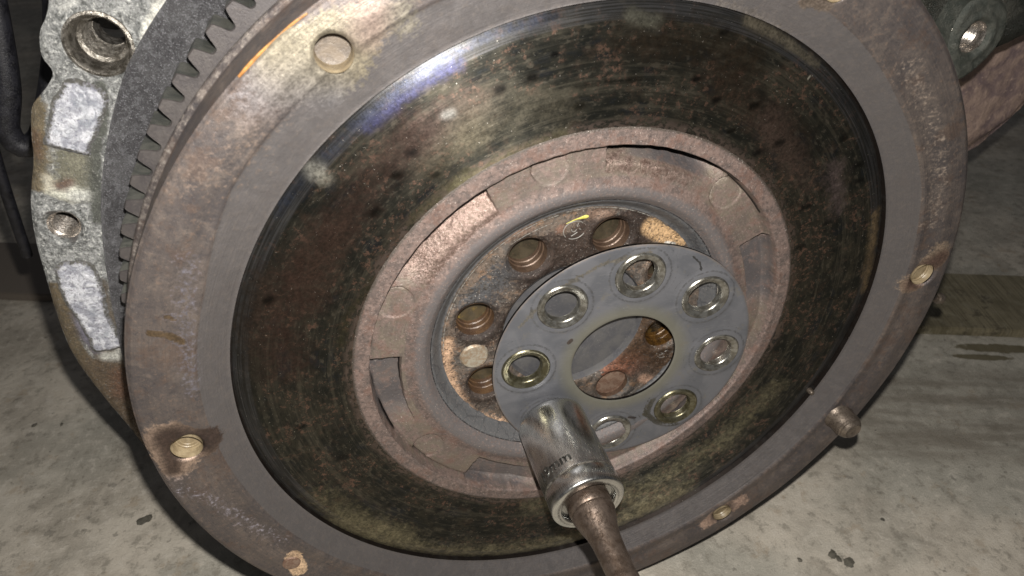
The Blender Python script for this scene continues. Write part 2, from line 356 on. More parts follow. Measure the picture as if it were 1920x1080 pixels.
MT['debris'] = mat_simple('oily_dirt', (.085, .078, .062), (.14, .13, .105), .6, 0, .4, .5)

# ------------------------------------------------------------------ object helpers
def tag(o, label=None, cat=None, group=None, kind=None):
    if label: o['label'] = label
    if cat: o['category'] = cat
    if group: o['group'] = group
    if kind: o['kind'] = kind
    return o
def empty(name, label, cat, group=None, mat=None):
    o = bpy.data.objects.new(name, None); COL.objects.link(o); o.empty_display_size = .01
    if mat is not None: o.matrix_world = mat
    return tag(o, label, cat, group)
def link(name, me, mat, parent=None, sharp=38, smooth=True):
    if mat is not None and not me.materials: me.materials.append(mat)
    if smooth:
        me.polygons.foreach_set('use_smooth', np.ones(len(me.polygons), dtype=bool)); me.set_sharp_from_angle(angle=R(sharp))
    o = bpy.data.objects.new(name, me); COL.objects.link(o)
    if parent: o.parent = parent
    return o
def mk(V, F):
    me = bpy.data.meshes.new('m'); me.from_pydata((np.asarray(V, dtype=float) * .001).tolist(), [], F); me.update(); return me
def lathe(prof, cx=0., cz=0., n=64, wob=None):
    """prof: list of (radius, outward) in mm, axis along y, outward = -y"""
    a = np.arange(n) * 2 * np.pi / n; V = []
    for r, z in prof:
        rr = r if wob is None else r + wob(a)
        V.append(np.stack([cx + rr * np.cos(a), -z + 0 * a, cz + rr * np.sin(a)], 1))
    V = np.concatenate(V); F = []
    for i in range(len(prof) - 1):
        for j in range(n):
            k = (j + 1) % n; F.append((i * n + j, i * n + k, (i + 1) * n + k, (i + 1) * n + j))
    if prof[-1][0] < .02: pass
    return mk(V, F)
def thread_prof(r, z0, z1, pitch=1.2, depth=.45):
    p = []; z = z0
    while z > z1: p += [(r, z), (r + depth, z - pitch * .5)]; z -= pitch
    return p + [(r, z1)]
def strokes(x, y, ST):
    """rgba marks of the surface's own colour (rust, scuffs, oil) and painted highlights at points x, y in mm"""
    col = np.zeros((len(x), 3)); A = np.zeros(len(x))
    for i, (pts, wd, c, a, soft) in enumerate(ST):
        P = np.array(pts); lo = P.min(0) - 3 * wd - 3; hi = P.max(0) + 3 * wd + 3
        idx = np.where((x > lo[0]) & (x < hi[0]) & (y > lo[1]) & (y < hi[1]))[0]
        if not len(idx): continue
        X = x[idx]; Y = y[idx]; d = np.full(len(idx), 1e9)
        for (ax, ay), (bx, by) in zip(P[:-1], P[1:]):
            dx, dy = bx - ax, by - ay; t = np.clip(((X - ax) * dx + (Y - ay) * dy) / (dx * dx + dy * dy + 1e-9), 0, 1)
            d = np.minimum(d, np.hypot(X - ax - t * dx, Y - ay - t * dy))
        e = np.clip((d - wd * (1 - soft)) / (2 * wd * soft + 1e-6), 0, 1); al = a * (1 - e * e * (3 - 2 * e))
        al = np.clip(al, 0, 1); col[idx] = col[idx] * (1 - al)[:, None] + np.array(c) * al[:, None]; A[idx] = A[idx] * (1 - al) + al
    return np.concatenate([np.where(A[:, None] > 1e-5, col / np.maximum(A, 1e-5)[:, None], .12), A[:, None]], 1)
def set_attr(me, name, rgba):
    at = me.color_attributes.new(name, 'FLOAT_COLOR', 'POINT'); at.data.foreach_set('color', rgba.astype(np.float32).ravel())
def sst(v, a, b):
    t = np.clip((v - a) / (b - a), 0, 1); return t * t * (3 - 2 * t)
def vn(x, y, k, seed=0.):
    return np.array([mnoise.noise((a * k + seed, b * k, seed)) for a, b in zip(x, y)])
def polar_grid(r_list, nt, h, rscale=None):
    """structured annulus; h(x,y,r,th) -> outward height (mm)"""
    th = np.arange(nt) * 2 * np.pi / nt; rr = np.array(r_list)
    Rm = np.repeat(rr[:, None], nt, 1)
    if rscale is not None: Rm = rscale(Rm, th[None, :])
    X = (Rm * np.cos(th)).ravel(); Y = (Rm * np.sin(th)).ravel(); T = np.tile(th, len(rr)); r = np.repeat(rr, nt)
    Z = h(X, Y, r, T); V = np.stack([X, -Z, Y], 1); n = len(rr)
    i = np.arange(n - 1)[:, None] * nt; j = np.arange(nt)[None, :]; k = (j + 1) % nt
    F = np.stack([i + j, i + k, i + nt + k, i + nt + j], -1).reshape(-1, 4)
    return mk(V, F.tolist()), X, Y, T
def cdt_plate(pts, loops, holes_c, h, inside=None):
    """pts Nx2 free points, loops: list of closed loops (Nx2); faces whose centre falls in a hole (cx,cy,r) are dropped"""
    V = [Vector((float(a), float(b))) for a, b in pts]; E = []
    for L in loops:
        b0 = len(V); V += [Vector((float(a), float(b))) for a, b in L]; m = len(L)
        E += [(b0 + i, b0 + (i + 1) % m) for i in range(m)]
    co, ed, fa, *_ = delaunay_2d_cdt(V, E, [], 0, 1e-5)
    co = np.array([(c[0], c[1]) for c in co]); F = np.array([f for f in fa if len(f) == 3])
    c = co[F].mean(1); keep = np.ones(len(F), bool)
    for cx, cy, r in holes_c: keep &= np.hypot(c[:, 0] - cx, c[:, 1] - cy) > r
    if inside is not None: keep &= inside(c)
    F = F[keep]
    a = co[F[:, 1]] - co[F[:, 0]]; b = co[F[:, 2]] - co[F[:, 0]]
    flip = (a[:, 0] * b[:, 1] - a[:, 1] * b[:, 0]) < 0; F[flip] = F[flip][:, ::-1]
    Z = h(co[:, 0], co[:, 1]); VV = np.stack([co[:, 0], -Z, co[:, 1]], 1)
    return VV, F.tolist(), co
def circle(cx, cy, r, n=56): a = np.arange(n) * 2 * np.pi / n; return np.stack([cx + r * np.cos(a), cy + r * np.sin(a)], 1)
def in_poly(P):
    P = np.array(P)
    def f(c):
        x, y = c[:, 0], c[:, 1]; ins = np.zeros(len(c), bool); j = len(P) - 1
        for i in range(len(P)):
            xi, yi = P[i]; xj, yj = P[j]
            ins ^= ((yi > y) != (yj > y)) & (x < (xj - xi) * (y - yi) / (yj - yi + 1e-12) + xi); j = i
        return ins
    return f
def smooth_loop(P, step=1.5, closed=True):
    P = np.array(P, float); n = len(P); out = []
    for i in range(n if closed else n - 1):
        p0, p1, p2, p3 = (P[(i - 1) % n], P[i], P[(i + 1) % n], P[(i + 2) % n]) if closed else (P[max(i - 1, 0)], P[i], P[i + 1], P[min(i + 2, n - 1)])
        m = max(2, int(np.linalg.norm(p2 - p1) / step))
        for t in np.arange(m) / m:
            out.append(.5 * ((2 * p1) + (p2 - p0) * t + (2 * p0 - 5 * p1 + 4 * p2 - p3) * t * t + (3 * p1 - p0 - 3 * p2 + p3) * t ** 3))
    if not closed: out.append(P[-1])
    return np.array(out)
def tube(name, pts, rad, mat, parent=None, n=10, cap=True, step=2.):
    P = smooth_loop(pts, step, closed=False); V = []; F = []; up = np.array([0., 0., 1.]); m = len(P)
    rad = np.interp(np.linspace(0, 1, m), np.linspace(0, 1, len(rad)), rad) if isinstance(rad, (list, tuple)) else np.full(m, rad)
    T = np.gradient(P, axis=0); T /= np.linalg.norm(T, axis=1)[:, None]; u = np.cross(T[0], up); u = u if np.linalg.norm(u) > .1 else np.cross(T[0], [1., 0, 0])
    for i in range(m):
        u = u - T[i] * (u @ T[i]); u /= np.linalg.norm(u); v = np.cross(T[i], u)
        for k in range(n): a = 2 * np.pi * k / n; V.append(P[i] + rad[i] * (math.cos(a) * u + math.sin(a) * v))
    for i in range(m - 1):
        for k in range(n): l = (k + 1) % n; F.append((i * n + k, i * n + l, (i + 1) * n + l, (i + 1) * n + k))
    if cap: F += [tuple(range(n))[::-1], tuple(range((m - 1) * n, m * n))]
    return link(name, mk(V, F), mat, parent)
STROKES = {
'outer': [
  ([[-80.7, 107.3], [-74.0, 106.8], [-68.3, 106.3], [-66.6, 110.2]], 6.5, (0.207, 0.173, 0.11), 0.8, 1),
  ([[-77.9, 110.5], [-70.6, 113.9]], 5, (0.18, 0.154, 0.103), 0.65, 1),
  ([[-61.1, 117.6], [-62.7, 113.3]], 4, (0.237, 0.163, 0.133), 0.7, 1),
  ([[-54.2, 117.2], [-53.4, 113.2]], 4, (0.213, 0.188, 0.144), 0.55, 1),
  ([[-113.0, 62.7], [-117.3, 48.9], [-120.3, 35.2], [-123.2, 20.2]], 5, (0.175, 0.165, 0.205), 0.42, 1),  # silvery flash sheen on the plate, painted into the colour
  ([[-136.7, -16.9], [-130.7, -21.7], [-125.2, -31.9], [-120.8, -42.1], [-112.9, -54.5]], 5, (0.348, 0.327, 0.403), 0.38, 1),  # lower streaks of the same sheen, painted in as a pale tone
  ([[33.4, -103.8], [50.9, -99.9], [75.9, -80.6], [95.7, -56.6], [106.9, -35.1]], 1.2, (0.85, 0.85, 0.85), 0.7, 1),
  ([[-133.3, 2.5], [-130.8, -1.7]], 6.4, (0.367, 0.237, 0.154), 0.7, 1),
  ([[-134.8, 7.5], [-134.6, -7.6]], 4.4, (0.348, 0.232, 0.158), 0.6, 1),
  ([[-132.4, 4.6], [-130.2, 0.4], [-125.2, -0.0]], 5.0, (0.053, 0.032, 0.025), 1.0, 0.6),
  ([[-133.1, 5.9], [-135.3, -7.4]], 2.5, (0.065, 0.038, 0.027), 0.9, 0.7),
  ([[125.8, 8.1], [130.1, 16.3], [131.1, 23.1]], 4.4, (0.275, 0.192, 0.125), 0.75, 1),
  ([[127.0, 8.5], [130.1, 16.3], [132.8, 19.4]], 3.4, (0.127, 0.068, 0.046), 1.0, 0.6),
  ([[62.7, -113.5], [69.7, -107.4], [79.5, -102.2]], 3.4, (0.405, 0.251, 0.173), 0.7, 1),
  ([[67.3, -109.3], [73.4, -105.7]], 3, (0.162, 0.106, 0.08), 0.9, 0.6),
  ([[-111.2, -64.8], [-110.6, -71.8]], 3, (0.695, 0.446, 0.23), 0.9, 0.7),
  ([[-127.1, 43.3], [-123.8, 41.5], [-121.0, 37.6]], 1.1, (0.11, 0.067, 0.027), 1.2, 0.4),
  ([[-122.2, 47.3], [-120.8, 45.3]], 0.7, (0.104, 0.063, 0.025), 1.0, 0.4),
  ([[51.1, 113.1], [56.3, 112.1]], 3, (0.156, 0.116, 0.087), 0.8, 0.8),
  ([[28.2, 112.0], [39.9, 108.0], [49.4, 102.6]], 3, (0.152, 0.131, 0.118), 0.55, 1),
  ([[89.9, 92.0], [100.9, 79.8], [110.8, 66.6], [119.3, 50.5], [122.7, 35.6]], 7, (0.31, 0.239, 0.186), 0.4, 1),
  ([[-90.6, 91.9], [-98.2, 83.7], [-109.3, 85.2]], 10, (0.239, 0.169, 0.129), 0.4, 1),
  ([[-89.6, 101.7], [-79.6, 100.8], [-73.1, 97.6]], 6, (0.154, 0.148, 0.165), 0.4, 1),
],
'friction': [
  ([[-56.0, 82.6], [-65.1, 74.8], [-75.2, 61.9]], 8, (0.057, 0.03, 0.021), 0.62, 1),
  ([[-50.1, 86.3], [-38.7, 92.1]], 7, (0.078, 0.049, 0.038), 0.55, 1),
  ([[-99.9, 49.2], [-107.2, 32.1], [-108.8, 7.3], [-104.7, -20.8]], 4, (0.032, 0.032, 0.023), 0.5, 1),
  ([[-88.4, 50.5], [-97.3, 33.8], [-97.4, 17.5]], 9, (0.057, 0.028, 0.019), 0.62, 1),
  ([[-78.5, 59.1], [-86.0, 39.1]], 6, (0.07, 0.038, 0.025), 0.5, 1),
  ([[-36.1, 84.7], [-21.5, 89.0], [-12.4, 88.1]], 7, (0.08, 0.07, 0.046), 0.62, 1),
  ([[-39.1, 82.1], [-48.2, 74.1]], 5, (0.078, 0.065, 0.038), 0.55, 1),
  ([[4.3, 104.8], [23.3, 102.1], [40.8, 96.4]], 8, (0.032, 0.021, 0.011), 0.6, 1),
  ([[34.1, 88.0], [54.1, 78.0], [66.8, 66.2]], 7, (0.044, 0.028, 0.017), 0.55, 1),
  ([[52.7, 76.5], [63.8, 62.9], [74.9, 52.0]], 5, (0.12, 0.074, 0.057), 0.5, 1),
  ([[82.0, 58.8], [88.6, 42.0]], 4, (0.169, 0.118, 0.118), 0.55, 1),
  ([[105.6, 37.3], [109.0, 23.5], [113.5, 3.5]], 3, (0.314, 0.207, 0.084), 0.6, 1),
  ([[38.3, 107.2], [51.6, 100.6], [64.4, 92.9]], 1.6, (0.213, 0.179, 0.12), 0.7, 0.8),
  ([[10.7, 108.4], [3.7, 110.4]], 2, (0.146, 0.142, 0.106), 0.6, 0.8),
  ([[-68.8, 88.4], [-57.3, 96.7], [-44.9, 103.4], [-31.4, 108.7], [-16.4, 111.4]], 1.7, (0.036, 0.046, 0.085), 0.55, 1),
  ([[-90.7, 67.6], [-82.3, 77.1], [-71.7, 85.9]], 2.0, (0.032, 0.042, 0.072), 0.55, 1),
  ([[-64.9, 87.9], [-54.8, 95.1], [-41.0, 101.8]], 1.6, (0.028, 0.032, 0.106), 0.6, 1),
  ([[-93.9, -66.1], [-63.7, -94.4], [-34.5, -106.9], [2.5, -112.5], [52.8, -96.9]], 8, (0.344, 0.296, 0.16), 0.52, 1),
  ([[-18.1, -81.8], [30.9, -89.0], [66.1, -69.2], [85.6, -42.7]], 8, (0.27, 0.236, 0.123), 0.48, 1),
  ([[-98.3, -45.5], [-86.0, -65.9], [-75.0, -77.1]], 8, (0.209, 0.184, 0.097), 0.48, 1),
  ([[-31.2, 94.5], [-30.0, 94.8]], 1.2100000000000002, (0.004, 0.004, 0.004), 0.8, 1),
  ([[-22.6, 96.7], [-21.5, 97.0]], 1.32, (0.004, 0.004, 0.004), 0.8, 1),
  ([[-8.6, 87.2], [-7.4, 87.5]], 1.1, (0.006, 0.006, 0.004), 0.8, 1),
  ([[-55.1, 79.8], [-54.0, 80.1]], 1.2100000000000002, (0.004, 0.004, 0.004), 0.8, 1),
  ([[-49.3, 72.3], [-48.1, 72.6]], 0.8800000000000001, (0.006, 0.006, 0.004), 0.8, 1),
  ([[-40.9, 72.3], [-39.7, 72.6]], 0.8800000000000001, (0.006, 0.006, 0.004), 0.8, 1),
  ([[80.8, 68.4], [82.3, 68.8]], 1.4300000000000002, (0.011, 0.011, 0.009), 0.8, 1),
  ([[89.5, 57.8], [91.1, 58.2]], 1.54, (0.011, 0.011, 0.009), 0.8, 1),
  ([[92.6, 51.9], [94.2, 52.3]], 1.2100000000000002, (0.013, 0.013, 0.011), 0.8, 1),
  ([[75.3, 43.8], [76.9, 44.2]], 1.4300000000000002, (0.011, 0.011, 0.009), 0.8, 1),
  ([[78.1, 27.1], [79.8, 27.4]], 1.4300000000000002, (0.013, 0.013, 0.011), 0.8, 1),
  ([[85.8, 36.2], [87.4, 36.6]], 1.32, (0.013, 0.013, 0.011), 0.8, 1),
  ([[45.9, 82.1], [47.2, 82.4]], 1.1, (0.008, 0.008, 0.006), 0.8, 1),
  ([[-7.2, 78.4], [-6.0, 78.7]], 0.8800000000000001, (0.006, 0.006, 0.004), 0.8, 1),
  ([[-59.6, 74.0], [-58.4, 74.3]], 1.1, (0.006, 0.006, 0.004), 0.8, 1),
  ([[-66.4, 63.8], [-65.2, 64.2]], 1.375, (0.006, 0.006, 0.004), 0.8, 1),
  ([[-16.7, 102.2], [-15.6, 102.5]], 0.8800000000000001, (0.004, 0.004, 0.004), 0.8, 1),
  ([[58.3, 69.0], [59.8, 69.3]], 1.1, (0.009, 0.009, 0.008), 0.8, 1),
  ([[51.5, 66.3], [52.9, 66.6]], 1.1, (0.008, 0.008, 0.008), 0.8, 1),
  ([[40.5, 74.5], [41.8, 74.8]], 0.8800000000000001, (0.008, 0.008, 0.006), 0.8, 1),
  ([[104.4, -12.9], [106.2, -12.5]], 1.32, (0.021, 0.021, 0.017), 0.8, 1),
  ([[91.2, -18.0], [93.1, -17.6]], 1.1, (0.019, 0.019, 0.017), 0.8, 1),
  ([[98.5, 1.4], [100.3, 1.8]], 1.1, (0.019, 0.019, 0.015), 0.8, 1),
  ([[-45.6, -90.8], [-43.8, -90.5]], 1.6500000000000001, (0.023, 0.023, 0.021), 0.8, 1),
  ([[-77.2, -59.5], [-75.6, -59.2]], 1.6500000000000001, (0.017, 0.017, 0.015), 0.8, 1),
  ([[-88.5, -28.8], [-87.0, -28.5]], 1.6500000000000001, (0.013, 0.013, 0.011), 0.8, 1),
  ([[-99.2, -9.7], [-97.8, -9.4]], 1.4300000000000002, (0.011, 0.011, 0.009), 0.8, 1),
  ([[-57.7, -70.2], [-56.0, -69.9]], 1.2100000000000002, (0.019, 0.019, 0.017), 0.8, 1),
  ([[-98.6, 41.7], [-97.4, 42.0]], 1.1, (0.008, 0.008, 0.006), 0.8, 1),
  ([[30.8, 104.3], [32.1, 104.6]], 0.8800000000000001, (0.006, 0.006, 0.006), 0.8, 1),
  ([[25.0, 91.8], [26.3, 92.2]], 0.8800000000000001, (0.006, 0.006, 0.006), 0.8, 1),
  ([[33.0, 85.0], [34.3, 85.3]], 0.8800000000000001, (0.006, 0.006, 0.006), 0.8, 1),
  ([[-9.7, 93.2], [-0.6, 93.6], [8.7, 93.3]], 1.0, (0.008, 0.008, 0.006), 0.62, 1),
  ([[62.0, 88.8], [63.1, 90.1]], 0.35, (0.589, 0.555, 0.431), 1.6, 0.3),
  ([[-79.4, 78.5], [-77.8, 76.5]], 2.4, (0.553, 0.526, 0.427), 0.58, 1),  # flash highlight painted on as a pale patch
  ([[-45.1, 89.3], [-43.7, 89.6]], 1.2, (0.184, 0.184, 0.171), 0.6, 1),
  ([[-69.1, 41.4], [-78.4, 29.7], [-81.3, 20.0]], 2.0, (0.048, 0.044, 0.019), 0.6, 1),
  ([[-41.1, 68.3], [-27.3, 74.5], [-12.0, 78.6]], 2.6, (0.101, 0.085, 0.04), 0.7, 1),
  ([[-56.7, 59.0], [-47.2, 65.9], [-39.5, 69.7]], 2.4, (0.087, 0.076, 0.034), 0.6, 1),
],
'hub': [
  ([[-15.8, 29.8], [-15.2, 29.7]], 11.5, (0.034, 0.02, 0.015), 0.8, 0.8),
  ([[11.8, 35.9], [12.3, 35.8]], 11.5, (0.035, 0.021, 0.016), 0.8, 0.8),
  ([[-34.8, 8.4], [-34.2, 8.3]], 11.5, (0.039, 0.024, 0.018), 0.8, 0.8),
  ([[-34.4, -20.7], [-33.8, -20.9]], 11.5, (0.05, 0.031, 0.022), 0.8, 0.8),
  ([[2.0, 38.6], [4.2, 34.1], [-9.0, 34.3]], 6, (0.043, 0.024, 0.015), 0.8, 0.6),
  ([[19.1, 39.9], [21.6, 35.3]], 6, (0.034, 0.02, 0.014), 0.8, 0.6),
  ([[25.2, 37.9], [30.8, 33.8], [36.2, 29.5]], 3.2, (0.561, 0.315, 0.099), 1.0, 0.4),
  ([[-46.7, 4.0], [-47.6, -5.6], [-46.0, -19.0], [-40.5, -33.0], [-30.2, -43.3], [-23.7, -45.3]], 1.8, (0.525, 0.297, 0.147), 0.9, 1),
  ([[-36.5, -38.5], [-28.1, -43.1]], 3.6, (0.586, 0.339, 0.174), 0.9, 1),
  ([[-29.0, 41.8], [-18.4, 44.9]], 2.4, (0.208, 0.116, 0.07), 0.6, 1),
  ([[-7.5, 42.2], [-6.6, 43.2]], 1.4, (0.22, 0.101, 0.055), 0.7, 1),
  ([[2.4, 46.6], [9.0, 45.5]], 1.8, (0.225, 0.129, 0.079), 0.7, 0.7),
  ([[-29.2, 27.4], [-36.7, 20.2]], 6, (0.077, 0.081, 0.089), 0.55, 0.8),
  ([[32.4, 29.9], [35.0, 29.2]], 0.9, (0.557, 0.532, 0.474), 1.6, 0.3),
  ([[28.0, -27.2], [33.2, -31.4]], 4, (0.163, 0.128, 0.11), 0.8, 0.5),
  ([[31.1, -33.2], [33.8, -34.5]], 1.8, (0.721, 0.383, 0.224), 1.1, 0.7),
  ([[17.5, -24.6], [25.3, -23.7]], 5, (0.304, 0.076, 0.016), 0.85, 1),
  ([[26.2, -2.6], [25.5, -15.5], [41.4, -30.6]], 10, (0.075, 0.035, 0.011), 0.8, 1),
],
}

# ------------------------------------------------------------------ the flywheel
fw = empty('dual_mass_flywheel', 'large rusty flywheel with worn dark friction ring and toothed rim, standing upright on the engine', 'flywheel')
PLATE_HOLES = [(a, math.cos(R(a)) * 129.9, math.sin(R(a)) * 129.9) for a in (122.9, 180.3, 242.5, 302.9, 5.4, 63.5)]

def rband(th):
    d = (np.degrees(th) % 360)
    return np.interp(d, [0, 6, 23, 41, 52, 75, 95, 115, 141, 148, 155, 169, 185, 196, 260, 338, 360], [123, 123, 123.6, 122, 122.4, 124, 125.5, 126.4, 126.2, 124.4, 122.6, 122.4, 121.4, 120.8, 122, 123, 123])
def plate_h(x, y):
    r = np.hypot(x, y); th = np.arctan2(y, x); rb = rband(th)
    z = np.where(r > 133, 0, -1.6 * sst(r, 133, 126.5))
    z = np.where(r < rb + 1.4, z - 1.1 * sst(r, rb + 1.4, rb), z)
    t = np.clip((rb - r) / (rb - 115.2), 0, 1); z = np.where(r < rb, z - 4.9 * t, z)
    z = z - .9 * sst(r, 138.2, 140.) ** 2
    for a, cx, cy in PLATE_HOLES:
        d = np.hypot(x - cx, y - cy); z = z - .7 * sst(d, 5.2, 4.4)
    return z + .05 * np.sin(th * 23 + r) * sst(r, 120, 126)
nt = 1000; rl = np.concatenate([np.arange(115.2, 119, .9), np.arange(119, 128.5, .55), np.arange(128.5, 137.6, .9), [138.2, 138.8, 139.3, 139.7]])
th = np.arange(nt) * 2 * np.pi / nt
pts = np.concatenate([np.stack([r * np.cos(th), r * np.sin(th)], 1) for r in rl])
keep = np.ones(len(pts), bool)
for a, cx, cy in PLATE_HOLES: keep &= np.hypot(pts[:, 0] - cx, pts[:, 1] - cy) > 7.3
loops = [circle(0, 0, 140.0, nt), circle(0, 0, 114.9, nt)] + [circle(cx, cy, 4.4, 48) for a, cx, cy in PLATE_HOLES]
extra = np.concatenate([circle(cx, cy, q, 48) for a, cx, cy in PLATE_HOLES for q in (4.7, 5.0, 5.4, 6.0, 6.7)])
V, F, co = cdt_plate(np.concatenate([pts[keep], extra]), loops, [(0, 0, 114.92)] + [(cx, cy, 4.38) for a, cx, cy in PLATE_HOLES], plate_h)
me = mk(V, F); set_attr(me, 'paint', strokes(co[:, 0], co[:, 1], STROKES['outer'])); r_ = np.hypot(co[:, 0], co[:, 1]); z_ = np.zeros((len(r_), 4)); z_[:, 0] = sst(r_ - rband(np.arctan2(co[:, 1], co[:, 0])), 1.2, -.2); z_[:, 3] = 1; set_attr(me, 'zone', z_); link('outer_plate', me, MT['plate'], fw, sharp=50)
# side of the plate and the ledge behind it
link('plate_edge', lathe([(140.0, -.9), (140.25, -1.8), (140.3, -16.8), (140.6, -17.4), (141.6, -17.7), (142.1, -18.3), (142.1, -19.4), (141.4, -20.2), (138.0, -20.4), (138., -36.2)], n=480), MT['plate'], fw, sharp=50)
me = bpy.data.objects['plate_edge'].data; pe_ = np.zeros((len(me.vertices), 4)); vy = np.array([v.co.y for v in me.vertices]) * 1000; pe_[:, :3] = (.27, .23, .20); pe_[:, 3] = np.where((vy > 17.2) & (vy < 19.8), .42, 0); set_attr(me, 'paint', pe_); set_attr(me, 'zone', np.zeros((len(me.vertices), 4)))
for i, (a, cx, cy) in enumerate(PLATE_HOLES):
    if a == 242.5: continue
    rr = 5.3
    if a in (122.9, 180.3):
        o = link('bolt_bore', lathe([(4.42, -1.2), (4.3, -2.3)] + thread_prof(4.1, -2.9, -7.2 if a == 122.9 else -5, 1.1, .16), cx, cy, 40), MT['cream'], fw)
        link('bore_floor', lathe([(4.4, -6.9), (3.2, -7.2), (.01, -7.0)] if a == 122.9 else [(4.4, -4.8), (3.4, -4.5), (3.2, -4.7), (2.3, -4.5), (2.1, -4.7), (.01, -4.4)], cx, cy, 32), MT['tanfloor'] if a == 122.9 else MT['cream'], o)
    else:
        o = link('bolt_bore', lathe([(4.42, -1.2), (4.2, -2.6)] + thread_prof(4.0, -2.9, -5, .9, .2), cx, cy, 40), MT['cream'], fw)
        link('bore_floor', lathe([(5.2, -4.4), (3.2, -4.0), (.01, -3.6)], cx, cy, 32), MT['cream'], o)
# small rusty location mark and the locating pin
link('rusty_plug', lathe([(3.2, -.3), (3.0, .25), (1.5, .45), (.01, .5)], -112.2, -66.5, 32), MT['rustcap'], fw)
link('locating_pin', lathe([(6.6, -1.6), (6.0, -.2), (5.7, .8), (5.6, 4.6), (5.3, 5.1), (5.35, 5.5), (4.8, 6.1), (4.85, 6.5), (4.1, 7.4), (3.6, 7.9), (3.3, 7.6), (1.3, 7.3), (.01, 7.3)], 116.8, -59.4, 40), MT['pin'], fw)

link('small_stud', lathe([(1.3, -9.), (1.2, -7.2), (.9, -6.5), (.01, -6.3)], 103.8, -47.3, 16), MT['pin'], fw)
# friction face
def fr_h(x, y, r, th):
    t = (r - 80.0) / (115.2 - 80.0)
    z = -10.7 + 2.8 * t + .10 * np.sin(r * 2.1) * sst(r, 84, 92) * .3
    u = np.clip((r - 109.4) / 5.4, 0, 1); z += -1.7 * u ** 1.25 - .25 * sst(r, 90, 84)
    return z
me, X, Y, T = polar_grid(np.concatenate([np.arange(79.4, 109., .75), np.arange(109., 115.25, .5)]), 900, fr_h)
set_attr(me, 'paint', strokes(X, Y, STROKES['friction'])); link('ring_wall', lathe([(114.95, -12.), (115.0, -7.7)], n=300), MT['friction'], fw); set_attr(bpy.data.objects['ring_wall'].data, 'paint', np.zeros((600, 4))); link('friction_ring', me, MT['friction'], fw, sharp=60)

